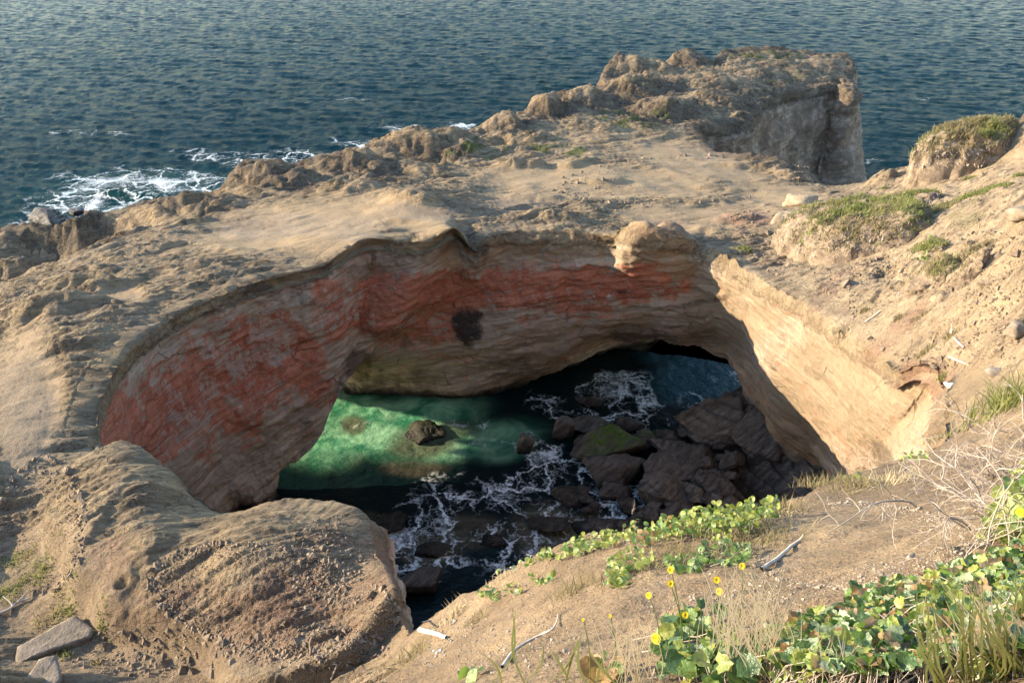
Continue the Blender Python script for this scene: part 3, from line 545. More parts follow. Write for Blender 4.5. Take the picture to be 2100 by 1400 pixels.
def finish_wall(G, closed, outsign, name, mat, attrfn, delete=None, amp=1., calmfn=lambda V: 0.):
    NU, NR = G.shape[:2]
    rim = G[:, 0].copy(); t = (np.roll(rim, -1, 0) - np.roll(rim, 1, 0)); 
    if not closed: t[0] = rim[1] - rim[0]; t[-1] = rim[-1] - rim[-2]
    n2 = np.stack([t[:, 1], -t[:, 0]], 1); n2 /= np.linalg.norm(n2, axis=1)[:, None] + 1e-9; n2 *= outsign
    # n2 points to the land side
    rim_z = H(rim[:, 0], rim[:, 1]); dz = rim_z - rim[:, 2]
    fade = np.exp(-np.arange(NR) / (NR * .10))
    G = G.copy(); G[:, :, 2] += dz[:, None] * fade[None]
    sk = []
    for d in (1.0, .7, .4, .18):
        q = rim[:, :2] + n2 * d; sk.append(np.concatenate([q, (H(q[:, 0], q[:, 1]) - (.10 if d > .9 else .0) - .0)[:, None]], 1)[:, None])
    # round the lip over: rim drops a little below the land next to it
    G[:, 0, 2] -= .05
    A = np.concatenate(sk + [G], 1); NV = A.shape[1]
    du = np.roll(A, -1, 0) - np.roll(A, 1, 0)
    if not closed: du[0] = A[1] - A[0]; du[-1] = A[-1] - A[-2]
    dv = np.empty_like(A); dv[:, 1:-1] = A[:, 2:] - A[:, :-2]; dv[:, 0] = A[:, 1] - A[:, 0]; dv[:, -1] = A[:, -1] - A[:, -2]
    nr = np.cross(du, dv); nr /= np.linalg.norm(nr, axis=2)[..., None] + 1e-9
    nr *= np.where((nr[:, 0, 2] > 0).mean() > .5, 1, -1)
    V = A.reshape(-1, 3); Nn = nr.reshape(-1, 3)
    w = np.tile(np.concatenate([[0, 0, .12, .3], .45 + .55 * smooth(0, NR * .08, np.arange(NR).astype(float))]), NU)
    bedn = np.array([-.23, -.06, 1.0]); s = V @ bedn + .5 * fbm(V, .22, 3, 5)
    q = V.copy()
    led = np.zeros(len(V), np.float32)
    for fr, am, k in ((.55, .30, 1), (1.7, .13, 2), (4.6, .045, 3)):
        a = s * fr + .35 * perlin(V * .6, 10 + k); f = a - np.floor(a)
        mod = np.clip(.45 + 1.2 * perlin(V * .3, 14 + k), 0, 1.2); led += am * (np.where(f < .82, f / .82, (1 - f) / .18) - .5) * mod
    d = led * .6 + .38 * fbm(V, .28, 3, 120) + .07 * fbm(V, 1.1, 4, 130, .55, True) + .05 * fbm(V, 3.7, 4, 140, .6)
    V = V + Nn * (d * w * amp * (1 - .5 * calmfn(V)))[:, None]
    F = gridF(NU, NV, closed)
    lip = np.tile(np.concatenate([np.ones(4), 1 - smooth(NR * .02, NR * .13, np.arange(NR).astype(float))]), NU)
    if delete is not None:
        bad = delete(V); F = F[~bad[F].any(1)]
    at = attrfn(V, lip); px, py = proj(V)
    at.update(sand=mask(px, py, SAND), hill=mask(px, py, HILL), near=mask(px, py, NEAR), redt=mask(px, py, REDT), grey=mask(px, py, GREY))
    at['dark'] = np.maximum(at['dark'], lip * mask(px, py, DARKR))
    return mk(name, V, F, mat, attrs=at), V
Gp = loft(COLS, 170, 1000, True, None)
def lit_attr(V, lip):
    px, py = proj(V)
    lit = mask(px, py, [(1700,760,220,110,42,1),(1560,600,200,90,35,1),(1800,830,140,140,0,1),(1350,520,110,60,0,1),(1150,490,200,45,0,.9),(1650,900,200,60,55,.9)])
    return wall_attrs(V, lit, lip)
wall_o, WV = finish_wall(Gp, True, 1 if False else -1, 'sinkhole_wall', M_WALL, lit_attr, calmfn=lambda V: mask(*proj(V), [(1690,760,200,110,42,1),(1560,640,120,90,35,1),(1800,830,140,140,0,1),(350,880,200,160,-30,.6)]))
tag(wall_o, kind='structure')
# ------------------------------------------------------------ sea cliffs round the headland
Cs = catmull(COAST_CTRL, 1300, False)
tt_ = np.gradient(Cs[:, :2], axis=0); nn_ = np.stack([-tt_[:, 1], tt_[:, 0]], 1); nn_ /= np.linalg.norm(nn_, axis=1)[:, None]
for _ in range(12): nn_ = (np.roll(nn_, 2, 0) + nn_ + np.roll(nn_, -2, 0)); nn_ /= np.linalg.norm(nn_, axis=1)[:, None]
cpx, cpy = proj(Cs)
rows = 64; f = np.linspace(0, 1, rows)
offp = (2.2 + 1.1 * perlin(Cs * .12, 3))[:, None] * (1.15 * f ** 1.6 + .12 * np.sin(f * 3.14) )[None]
Gc = np.zeros((len(Cs), rows, 3)); Gc[:, :, :2] = Cs[:, None, :2] + nn_[:, None] * offp[..., None]
Gc[:, :, 2] = Cs[:, None, 2] * (1 - f ** 1.08)[None] - .8 * f[None]
Cax = np.array([-6., 33.2]); dS = np.array([-math.cos(SUN_FWD), math.sin(SUN_FWD)])
def tunnel(V):  # unseen gaps in the cliffs, shaped to let sun and skylight in
    r = V[:, :2] - Cax; al = r @ dS; pe = r @ np.array([dS[1], -dS[0]])
    a = (al > 3) & (V[:, 0] < -23.5) & (np.abs(pe) < 6.5) & (V[:, 2] < 7.95 - 1.05 * np.maximum(0, V[:, 1] - 34.9))
    b = (V[:, 0] > 7) & (V[:, 0] < 26) & (V[:, 1] > 36) & (V[:, 1] < 54) & (V[:, 2] < 7.6)
    return a | b
def coast_attr(V, lip):
    z = np.zeros(len(V)); px, py = proj(V)
    return {'red': z, 'white': mask(px, py, [(1690,340,20,20,0,.5)]), 'black': z, 'dark': np.full(len(V), .8), 'lit': z, 'wall': 1 - lip}
coast_o, _ = finish_wall(Gc, False, 1, 'sea_cliffs', M_WALL, coast_attr, delete=tunnel, amp=1.7)
tag(coast_o, kind='structure')
# ------------------------------------------------------------ sea
def waves(x, y, calm):
    rs = np.random.RandomState(4); h = np.zeros_like(x)
    for k in range(46):
        L = .55 * 7 ** rs.rand(); th = R(250 + rs.normal() * 32); kx, ky = math.cos(th) * 6.283 / L, math.sin(th) * 6.283 / L
        a = .0052 * L ** .9
        h += a * (1 - np.abs(np.sin(.5 * (kx * x + ky * y) + rs.rand() * 6.28)) * 2)
    return h * calm
sa = np.radians(np.linspace(-46, 46, 560)); sr = np.exp(np.concatenate([np.linspace(math.log(12), math.log(45), 150, endpoint=False), np.linspace(math.log(45), math.log(330), 520, endpoint=False), np.linspace(math.log(330), math.log(8000), 30)]))
A_, R_ = np.meshgrid(sa, sr, indexing='ij'); X = (R_ * np.sin(A_)).ravel(); Y = (R_ * np.cos(A_)).ravel(); F = gridF(len(sa), len(sr))
inside_grid = (X > -60) & (X < 50) & (Y < 76)
dr = np.where(inside_grid, S_RIM(X, Y), -50); dc = np.where(inside_grid, S_COAST(X, Y), -50)
pit = (dr > -9) & (dc > -8) & (Y < 50)
keep = (dc < 5)
Fs = F[(keep & ~pit)[F].any(1) & ~(pit[F].all(1))]
calm = smooth(340, 240, R_.ravel())
hz = waves(X, Y, calm)
px, py = proj(np.stack([X, Y, 0 * X], 1))
FOAM = [(300,395,210,45,-5,1.0),(210,420,160,50,-8,.95),(420,385,70,40,0,.9),(120,450,130,40,0,.8),(30,450,60,20,0,.6),(470,320,120,20,-5,.6),(640,320,120,24,-10,.65),(740,300,80,16,-10,.8),(560,330,80,20,0,.6),(880,265,120,14,-5,.6),(970,262,60,9,-8,1.),(330,350,160,14,-5,.5),(150,270,200,8,0,.25),(1790,330,30,10,0,.6),(1800,360,30,10,0,.4),(700,205,100,8,0,.25),(1900,200,60,6,0,.25)]
foam = mask(px, py, FOAM)
shore = np.clip(smooth(-34, -3, dc) + .35 * smooth(350, 150, R_.ravel()) + .4 * mask(px, py, [(300,400,260,60,0,1)]) * 1, 0, 1) * np.where(dc <= -50, .35, 1)
shore = np.where(dc <= -50, .30 * smooth(330, 120, R_.ravel()), shore)
hz += .55 * mask(px, py, [(290,402,90,9,-4,1)])
V, Fq, at = compact(np.stack([X, Y, hz], 1), Fs, {'foam': foam, 'shore': shore})
sea = mk('sea', V, Fq, M_SEA, attrs=at); tag(sea, kind='structure')
# water at the bottom of the hole
x0, x1, y0, y1 = -24, 26, 14, 52
gx_ = np.linspace(x0, x1, 420); gy_ = np.linspace(y0, y1, 340); A_, B_ = np.meshgrid(gx_, gy_, indexing='ij'); X = A_.ravel(); Y = B_.ravel(); F = gridF(420, 340)
k = (S_RIM(X, Y) > -9.8) & (S_COAST(X, Y) > -9); F = F[k[F].all(1)]
px, py = proj(np.stack([X, Y, 0 * X], 1))
q = np.stack([X, Y, 0 * X], 1)
hz = .05 * fbm(q, .55, 3, 200) + .02 * fbm(q, 2.4, 2, 210) + .015
PF = [(1250,800,90,40,10,.95),(1180,850,120,30,-20,.8),(1310,840,70,50,40,.85),(1330,870,60,30,0,.8),(1230,880,60,30,0,.6),(1030,900,90,30,0,.5),(1140,960,120,50,20,.8),(1060,1010,90,60,0,.8),(950,1010,120,40,0,.55),(1180,1020,110,50,20,.85),(1240,1060,80,40,0,.9),(1050,1100,120,50,0,.75),(860,1100,110,70,0,.95),(840,1170,90,30,0,1),(960,1160,90,30,0,.6),
 (1100,1150,90,40,0,.6),(1280,1040,60,40,0,.8),(1300,1000,20,24,0,1),(760,890,90,30,0,.25),(950,870,90,20,0,.45),(720,815,60,8,8,.5),(1420,820,60,20,0,.4),(1500,780,50,30,0,.45),(900,1030,150,60,0,.45),(760,1110,40,60,0,.7),(700,940,90,20,0,.0),(870,880,60,20,0,.5),(985,905,70,16,0,.6)]
SUN_GREEN = [(780,875,230,62,10,1),(930,905,200,46,6,.8),(680,850,130,70,0,1),(660,900,110,70,0,.75),(1010,918,90,36,0,.65)]  # pool of sunlight painted in as green water; the rest stays near black
SUB = [(725,872,30,22,0,.8),(870,905,80,40,10,.75),(930,880,60,20,0,.6),(800,1080,60,14,-30,.6),(880,1130,70,40,0,.7),(960,1090,80,40,0,.6),(1120,1090,80,60,0,.7),(1190,1100,80,50,0,.8),(850,960,70,20,0,.5),(1270,1120,90,50,0,.8)]
SKY_TINT = [(1450,770,130,60,10,1),(1400,720,100,40,0,.7)]  # bluish skylight from beyond the arch, painted into the water colour
V, F, at = compact(np.stack([X, Y, hz], 1), F, {'foam': mask(px, py, PF), 'green': mask(px, py, SUN_GREEN), 'sub': mask(px, py, SUB), 'skylit': mask(px, py, SKY_TINT)})
cw = mk('cove_water', V, F, M_PIT, attrs=at); tag(cw, kind='structure')
# passage walls beside the two sea openings
def sheet(name, pts, z0, z1, seed, bulge=1.2):
    c = catmull(np.array(pts, float), 90); zz = np.linspace(z0, z1, 50)
    t = np.gradient(c, axis=0); n = np.stack([-t[:, 1], t[:, 0]], 1); n /= np.linalg.norm(n, axis=1)[:, None]
    V = np.zeros((90, 50, 3)); V[:, :, :2] = c[:, None]; V[:, :, 2] = zz[None]
    V = V.reshape(-1, 3); d = bulge * fbm(V, .25, 4, seed) + .15 * fbm(V, 1.3, 3, seed + 9); nn = np.repeat(n, 50, 0); V[:, :2] += nn * d[:, None]
    z = np.zeros(len(V)); o = mk(name, V, gridF(90, 50), M_WALL, attrs={'red': z, 'white': z, 'black': z, 'dark': z + 1, 'wet_shade': z + .9, 'lit': z, 'wall': z + 1}); tag(o, kind='structure')  # shade of the passages painted in: sheets coloured close to black wet rock
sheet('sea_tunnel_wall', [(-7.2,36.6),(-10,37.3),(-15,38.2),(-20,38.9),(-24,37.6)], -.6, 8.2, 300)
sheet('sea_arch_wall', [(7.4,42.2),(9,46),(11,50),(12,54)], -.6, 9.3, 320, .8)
# ------------------------------------------------------------ boulders
def boulder_mesh(name, seed, size, sub=4, facets=8, sharp=14., rough=.075):
    rs = np.random.RandomState(seed); bm = bmesh.new(); bmesh.ops.create_icosphere(bm, subdivisions=sub, radius=1)
    D = np.array([v.co[:] for v in bm.verts]); F = np.array([[v.index for v in f.verts] for f in bm.faces]); bm.free()
    n = rs.normal(size=(facets, 3)); n /= np.linalg.norm(n, axis=1)[:, None]; n = np.vstack([n, -n[:facets // 2] + rs.normal(size=(facets // 2, 3)) * .25, [[0, 0, 1.], [0, 0, -1.]]]); n /= np.linalg.norm(n, axis=1)[:, None]
    d = .62 + .3 * rs.rand(len(n))
    c = np.maximum(D @ n.T, 1e-3) / d[None]
    r = 1 / (c ** sharp).sum(1) ** (1 / sharp)
    V = D * r[:, None] * np.array(size)[None]
    q = V + seed * 13.7; s = max(size)
    nn = D
    bed = rs.normal(size=3); bed /= np.linalg.norm(bed); w = V @ bed * (5 / s) + .5 * perlin(q / s, 3); f = w - np.floor(w)
    V = V + nn * (s * rough * (fbm(q, 1.4 / s, 5, 5, .5) + 1.0 * (np.where(f < .85, f / .85, (1 - f) / .15) - .5)) + .02 * fbm(q, 4, 2, 8))[:, None]
    return V, F
def boulder(px, py, wpx, hpx, z, seed, label, group='boulders on the floor of the sinkhole', sub=4, rot=0., flat=.75, mat=None, wet=.75, tilt=(0, 0), name='boulder', cat='boulder', sharp=60, moss=0., dep=.8, base=None):
    """wpx x hpx is the size seen in the picture"""
    if base is None: c = P(px, py, z)
    else: c = np.array(base, float)
    dist = np.linalg.norm(c - np.array([0, 0, CAMZ])); wpx *= .92; hpx *= .92; w = wpx * dist / FPX / 2; h = hpx * dist / FPX / 2
    size = (w * 1.12, w * dep * 1.05, h * flat * 1.25)
    V, F = boulder_mesh(name, seed, size, sub, sharp=sharp)
    M = Matrix.Rotation(rot, 3, 'Z') @ Matrix.Rotation(tilt[0], 3, 'X') @ Matrix.Rotation(tilt[1], 3, 'Y')
    V = V @ np.array(M).T
    zz = V[:, 2]; o_at = {'wall': np.ones(len(V)), 'wet_shade': np.full(len(V), wet), 'moss2': np.clip((zz / size[2] - .25) * 2, 0, 1) * moss}
    o = mk(name, V, F, mat or M_BOULDER, attrs=o_at); o.location = c
    tag(o, label, cat, group); return o
def rock_dark():
    n = N('wet_boulder_rock'); p = n.pos(); o = n.obj()
    bed = n.mapping(o, (.5, .5, 3.5), (R(25), R(35), 0)); s1 = n.noise(bed, 1.6, 8, .7, .7); fine = n.noise(p, 5, 7, .75); big = n.noise(p, .7, 3)
    oi = n.node('ShaderNodeObjectInfo').outputs['Random']
    c = n.mix(n.rng(s1, .40, .62), (.065, .053, .044), (.30, .245, .195))
    c = n.mix(n.rng(fine, .4, .7, 0, .7), c, (.05, .04, .034))
    c = n.mix(n.math('MULTIPLY', oi, .75), c, n.mix(n.rng(s1, .4, .6), (.04, .033, .029), (.13, .105, .088))); c = n.mix(n.rng(big, .5, .65, 0, .5), c, (.10, .08, .062))
    z = n.node('ShaderNodeSeparateXYZ'); n.inp(z.inputs[0], p); wt = n.rng(n.math('ADD', z.outputs[2], n.math('MULTIPLY', fine, -.8)), .5, -.35)
    c = n.mix(wt, c, (.012, .010, .009))
    mm = n.math('MULTIPLY', n.attr('moss2'), n.rng(n.noise(p, 1.6, 6, .7), .4, .55)); c = n.mix(mm, c, n.mix(n.rng(fine, .35, .65), (.03, .055, .008), (.11, .17, .02)))
    b = n.bump(n.math('ADD', n.math('MULTIPLY', s1, .7), fine), .12, .9); b = n.bump(n.noise(p, 20, 5, .75), .025, .7, b)
    return n.out(c, n.rng(wt, 0, 1, .6, .22), b)
M_BOULDER = rock_dark()
BL_ = [ # px,py,w,h,z,seed,label,extra
 (1480,880,185,112,1.0,3,'largest boulder, dark smooth sloping block under the right end of the arch',dict(sub=5,sharp=30,dep=.75,flat=1.0,tilt=(.2,-.5))),
 (1568,876,112,92,1.7,21,'large cracked tan boulder leaning on the foot of the sunlit wall',dict(sub=5,flat=1.0,dep=.7,sharp=40)),
 (1222,915,115,62,.6,5,'slanted striped boulder with green moss on its left shoulder',dict(sub=5,moss=1.,rot=.5,tilt=(.15,-.2))),
 (1266,962,100,66,.7,6,'angular purplish boulder just below the mossy striped one',dict(sub=5,flat=.95)),
 (1372,968,120,68,.9,7,'broad layered boulder in the middle of the boulder pile',dict(sub=5,rot=-.2)),
 (1353,1005,88,70,1.0,8,'squared grey brown boulder standing at the lower side of the pile',dict(sub=5,flat=1.0)),
 (1392,922,95,42,.8,9,'wedge shaped boulder pointing left behind the pile',dict(tilt=(0,.2))),
 (1318,902,60,44,.5,10,'dark mossy boulder between the striped boulder and the water',dict(moss=.7)),
 (1357,896,50,40,.5,11,'small boulder dusted with moss behind the wedge shaped one',dict(moss=.7)),
 (1158,878,56,50,.5,12,'pointed boulder at the left end of the upper rock line',dict(flat=1.1,tilt=(.1,.5))),
 (1210,868,70,38,.4,13,'low dark boulder next to the pointed one in the foam',dict()),
 (1077,912,42,50,.5,14,'upright fin of rock at the right tip of the sunlit green water',dict(flat=1.3,dep=.6,tilt=(0,.2))),
 (868,893,92,50,.02,15,'half submerged brown boulder in the sunlit green water',dict(moss=.2,flat=.62,wet=.3)),
 (1212,825,46,34,.2,16,'small wet boulder ringed by foam near the arch',dict()),
 (1285,868,60,34,.3,17,'wet black boulder left of the largest boulder',dict()),
 (1440,950,52,40,1.1,18,'grey boulder beside the broad layered one',dict()),
 (1480,1000,84,42,1.3,19,'flat angular slab leaning towards the rock shelf',dict(flat=.6,tilt=(.1,.2))),
 (1438,985,46,34,1.1,20,'rounded brown boulder touching the flat angular slab',dict()),
 (1425,1012,44,42,1.1,22,'small squared boulder right of the squared grey brown one',dict()),
 (1462,1024,42,36,1.1,23,'reddish stone wedged under the flat slab',dict()),
 (1400,1045,60,36,.9,24,'dark split boulder low on the pile near the plants',dict()),
 (1330,1060,60,40,.5,25,'black wet boulder in front of the squared grey brown one',dict()),
 (1262,1008,60,44,.4,26,'dark boulder below the angular purplish one',dict()),
 (1290,1038,46,36,.3,27,'small dark boulder surrounded by thin foam lines',dict()),
 (1480,905,40,34,1.1,28,'small block in the crack below the largest boulder',dict()),
 (1440,925,36,30,1.0,29,'small square block left of the crack below the largest boulder',dict()),
 (1500,945,44,26,1.4,30,'thin stone lying at the top edge of the rock shelf',dict()),
 (1175,1020,80,50,.1,31,'low black boulder washed over by foam in mid channel',dict(flat=.6)),
 (1120,1075,70,50,.1,32,'low wet boulder left of the foam ribbons near the plants',dict(flat=.6)),
 (1220,1085,80,50,.2,33,'low brown boulder just above the leafy edge',dict(flat=.7)),
 (1300,1090,90,50,.4,34,'shaded boulder half hidden by the leafy edge',dict()),
 (1010,1110,60,40,.0,35,'faint low boulder awash in the middle of the dark channel',dict(flat=.5)),
 (880,1130,60,46,.05,36,'low boulder awash inside the ring of foam',dict(flat=.55)),
 (860,1190,80,70,.5,37,'dark boulder in the shaded corner behind the near lip',dict()),
 (800,1072,90,24,.15,38,'long low ledge rock beside the brown knoll',dict(rot=.5,flat=.6)),
 (1395,1000,34,30,1.0,39,'fist shaped stone in the middle of the pile',dict()),
 (1500,1040,60,40,1.2,40,'dark stone at the lower end of the rock shelf',dict()),
 (1540,925,30,20,1.6,41,'small pale stone on the top of the rock shelf',dict(wet=.2)),
]
for k, (px, py, w, h, z, sd_, lab, kw) in enumerate(BL_):
    boulder(px, py, w, h, z, sd_, lab, **kw)
rs_ = np.random.RandomState(77)
for k in range(34):
    u_, v_ = rs_.rand(), rs_.rand(); px_ = 1190 + 330 * u_; py_ = 880 + 190 * v_ - 40 * u_ + 10
    boulder(px_, py_, 18 + 24 * rs_.rand(), 14 + 16 * rs_.rand(), .3 + .9 * u_, 300 + k, 'small dark stone wedged between the larger boulders of the pile', group='small stones in the boulder pile', sub=3, name='stone', cat='stone')
# bedded shelf sloping out of the water at the foot of the sunlit wall
gx_ = np.linspace(8.2, 18.5, 190); gy_ = np.linspace(20.5, 34, 240); A_, B_ = np.meshgrid(gx_, gy_, indexing='ij'); X = A_.ravel(); Y = B_.ravel()
q = np.stack([X, Y, 0 * X], 1)
s = (X - 9.2) * .9 + (Y - 26) * .25 + .6 * fbm(q, .3, 3, 400)
w = s * 1.6 + .3 * perlin(q * .7, 401); f = w - np.floor(w)
Z = -.5 + 2.6 * smooth(-.6, 6.5, s) + .22 * (np.where(f < .75, f / .75, (1 - f) / .25) - .5) + .12 * fbm(q, .8, 5, 405, .55, True)
o = mk('rock_shelf', np.stack([X, Y, Z], 1), gridF(190, 240), M_BOULDER, attrs={'moss2': 0 * X}); tag(o, kind='structure')
# rocks out in the surf
boulder(97,447,74,26,.1,60,'larger black rock awash in the surf at far left',group='black rocks in the surf',flat=1.1,dep=.7)
boulder(157,434,36,10,.1,61,'smaller black rock in the surf right of the larger one',group='black rocks in the surf',flat=1.3)
# ------------------------------------------------------------ small things: helpers
RS = np.random.RandomState(11)
def empty(name, loc, label, cat, group=None):
    o = bpy.data.objects.new(name, None); COL.objects.link(o); o.location = loc; o.empty_display_size = .1
    return tag(o, label, cat, group)
def solid(name, col, col2=None, scale=8, rough=.85, leaf=False, bump=.01, spec=.25):
    n = N(name); p = n.pos(); oi = n.node('ShaderNodeObjectInfo').outputs['Random']
    f = n.rng(n.noise(p, scale, 5, .7), .35, .65)
    c = n.mix(f, col, col2 or col)
    n.out(c, rough, n.bump(n.noise(p, scale * 4, 4), bump, .6)); n.b.inputs['Specular IOR Level'].default_value = spec
    if leaf:
        tr = n.node('ShaderNodeBsdfTranslucent'); mx = n.node('ShaderNodeMixShader'); mx.inputs[0].default_value = .38
        tc = n.mix(.5, c, (c2 := tuple(min(1, x * 1.5) for x in (col2 or col)))); n.inp(tr.inputs[0], tc)
        n.t.links.new(n.b.outputs[0], mx.inputs[1]); n.t.links.new(tr.outputs[0], mx.inputs[2])
        n.t.links.new(mx.outputs[0], n.t.nodes['Material Output'].inputs[0])
    return n.m
M_LEAF = [solid('leaf_green', (.09,.15,.03), (.15,.23,.045), 14, .38, True, spec=.5), solid('leaf_yellow_green', (.17,.22,.045), (.27,.28,.06), 14, .4, True, spec=.5),
          solid('leaf_dark_green', (.04,.085,.025), (.075,.13,.035), 18, .33, True, spec=.6), solid('leaf_red_tinged', (.22,.10,.06), (.30,.22,.08), 18, .45, True, spec=.4),
          solid('leaf_pale', (.24,.30,.16), (.34,.38,.22), 14, .4, True, spec=.5), solid('leaf_dead_brown', (.20,.13,.08), (.36,.26,.16), 14, .8, True)]
M_GRASS = solid('grass_green', (.11,.13,.035), (.22,.22,.075), 5, .6, True)
M_STRAW = solid('dry_straw', (.34,.27,.17), (.50,.41,.27), 6, .8, True)
M_OLIVE = solid('salt_grass', (.14,.12,.055), (.27,.22,.12), 3, .8, True)
M_TWIG = solid('weathered_twig', (.22,.175,.14), (.42,.36,.30), 6, .9)
M_WOOD = solid('driftwood_grey', (.33,.27,.21), (.55,.48,.40), 20, .85)
M_WHITE = solid('bleached_white', (.66,.62,.55), (.80,.77,.70), 15, .8)
M_SOIL = solid('root_bound_soil', (.10,.072,.05), (.25,.185,.125), 3.5, .95, bump=.08)
M_PETAL = solid('yellow_petal', (.75,.50,.02), (.85,.62,.04), 20, .6, True)
M_PEB = solid('pebble_mix', (.13,.10,.08), (.30,.25,.19), 6, .9)
M_PALE = solid('pale_sandstone', (.25,.18,.11), (.38,.28,.175), 2.5, .95, bump=.05)
M_SLAB = solid('grey_slab_rock', (.13,.10,.072), (.24,.19,.14), 5, .95, bump=.03)
def tube_arrays(curves, sides=5):
    """curves: list of (pts (n,3), r0, r1)"""
    Vs, Fs, off = [], [], 0
    for pts, r0, r1 in curves:
        pts = np.asarray(pts, float); n = len(pts); t = np.gradient(pts, axis=0); t /= np.linalg.norm(t, axis=1)[:, None] + 1e-9
        up = np.where(np.abs(t[:, 2:3]) > .9, [[1., 0, 0]], [[0, 0, 1.]]); a = np.cross(t, up); a /= np.linalg.norm(a, axis=1)[:, None] + 1e-9; b = np.cross(t, a)
        r = np.linspace(r0, r1, n)[:, None]
        ring = [pts + r * (a * math.cos(6.2832 * k / sides) + b * math.sin(6.2832 * k / sides)) for k in range(sides)]
        V = np.stack(ring, 1).reshape(-1, 3); i = np.arange(n - 1)[:, None] * sides; k = np.arange(sides)[None]; k2 = (k + 1) % sides
        Fs.append(np.stack([i + k, i + k2, i + sides + k2, i + sides + k], -1).reshape(-1, 4) + off); Vs.append(V); off += len(V)
    return np.vstack(Vs), np.vstack(Fs)
def wander(p0, d, L, n, wob, seed, sag=0.):
    rs = np.random.RandomState(seed); pts = [np.array(p0, float)]; d = np.array(d, float); d /= np.linalg.norm(d)
    for k in range(n):
        d = d + rs.normal(size=3) * wob; d[2] -= sag; d /= np.linalg.norm(d); pts.append(pts[-1] + d * L / n)
    return np.array(pts)
def blades(P0, length, width, lean, seed, upb=1.0, droop=.35):
    """grass blades as bent 2-segment strips rooted at P0 (n,3)"""
    rs = np.random.RandomState(seed); n = len(P0)
    a = rs.rand(n) * 6.283; out = np.stack([np.cos(a), np.sin(a), 0 * a], 1); L = length * (.5 + rs.rand(n))[:, None]
    d0 = out * lean * rs.rand(n)[:, None] + np.array([0, 0, upb]); d0 /= np.linalg.norm(d0, axis=1)[:, None]
    m = P0 + d0 * L * .55; d1 = d0 + out * droop * rs.rand(n)[:, None] * 1.6 - np.array([0, 0, droop * .5]); d1 /= np.linalg.norm(d1, axis=1)[:, None]
    e = m + d1 * L * .45; a2 = rs.rand(n) * 6.283; s = np.stack([np.cos(a2), np.sin(a2), 0 * a2], 1) * (width * (.6 + .8 * rs.rand(n)))[:, None] * .5
    V = np.stack([P0 - s, P0 + s, m + s * .8, m - s * .8, e], 1).reshape(-1, 3); i = np.arange(n)[:, None] * 5
    return V, np.vstack([i + np.array([[0, 1, 2]]), i + np.array([[0, 2, 3]]), i + np.array([[3, 2, 4]])])
def child(name, V, F, mat, par, sm=True, kind=None, attrs=None):
    o = mk(name, V - np.array(par.location)[None], F, mat, par, sm, attrs)
    if kind: o['kind'] = kind
    return o
def pix_points(cx, cy, rx, ry, n, seed, an=0.):
    rs = np.random.RandomState(seed); r = np.sqrt(rs.rand(n)); a = rs.rand(n) * 6.283
    x = r * np.cos(a) * rx; y = r * np.sin(a) * ry; c, s = math.cos(R(an)), math.sin(R(an))
    return np.stack([cx + x * c - y * s, cy + x * s + y * c], 1)
# ---- leaves
def leaf_mesh(kind, seed):
    rs = np.random.RandomState(seed)
    if kind == 'ivy':
        th = np.radians(np.array([-90, -60, -35, -8, 12, 32, 55, 72, 90])); rr = np.array([.25, .66, .66, .92, .76, .80, .95, .88, 1.15])
        th = np.concatenate([th, np.pi - th[-2:0:-1]]); rr = np.concatenate([rr, rr[-2:0:-1]]); rr = rr * (1 + rs.normal(size=len(rr)) * .05)
    else:
        th = np.radians(np.arange(-90, 270, 24.)); rr = .82 + .2 * np.abs(np.sin(th)) + rs.normal(size=len(th)) * .03; rr[0] *= .95
    x = rr * np.cos(th) * (1 if kind == 'ivy' else .85); y = rr * np.sin(th); k = len(x)
    def zf(x, y): return (.42 if kind == 'ivy' else .25) * np.abs(x) - .16 * (y ** 2) * .6 + .06 * np.sin(3 * x + seed) - .18 * x * x
    V = [np.stack([x * s, y * s, zf(x * s, y * s)], 1) for s in (1., .5)]; V = np.vstack(V + [np.array([[0, 0, 0.]])])
    F = []
    for i in range(k):
        j = (i + 1) % k; F.append((i, j, k + j)); F.append((i, k + j, k + i)); F.append((k + i, k + j, 2 * k))
    return V * .5, np.array(F)
LEAFDATA = {}
def leafdata(kind, mi, var):
    key = (kind, mi, var)
    if key not in LEAFDATA:
        V, F = leaf_mesh(kind, var * 7 + 3); o = mk('leaf', V, F, M_LEAF[mi]); LEAFDATA[key] = o.data; bpy.data.objects.remove(o)
    return LEAFDATA[key]
def orient(n, spin):
    n = Vector(n).normalized(); q = n.to_track_quat('Z', 'Y'); return q @ __import__('mathutils').Quaternion((0, 0, 1), spin)
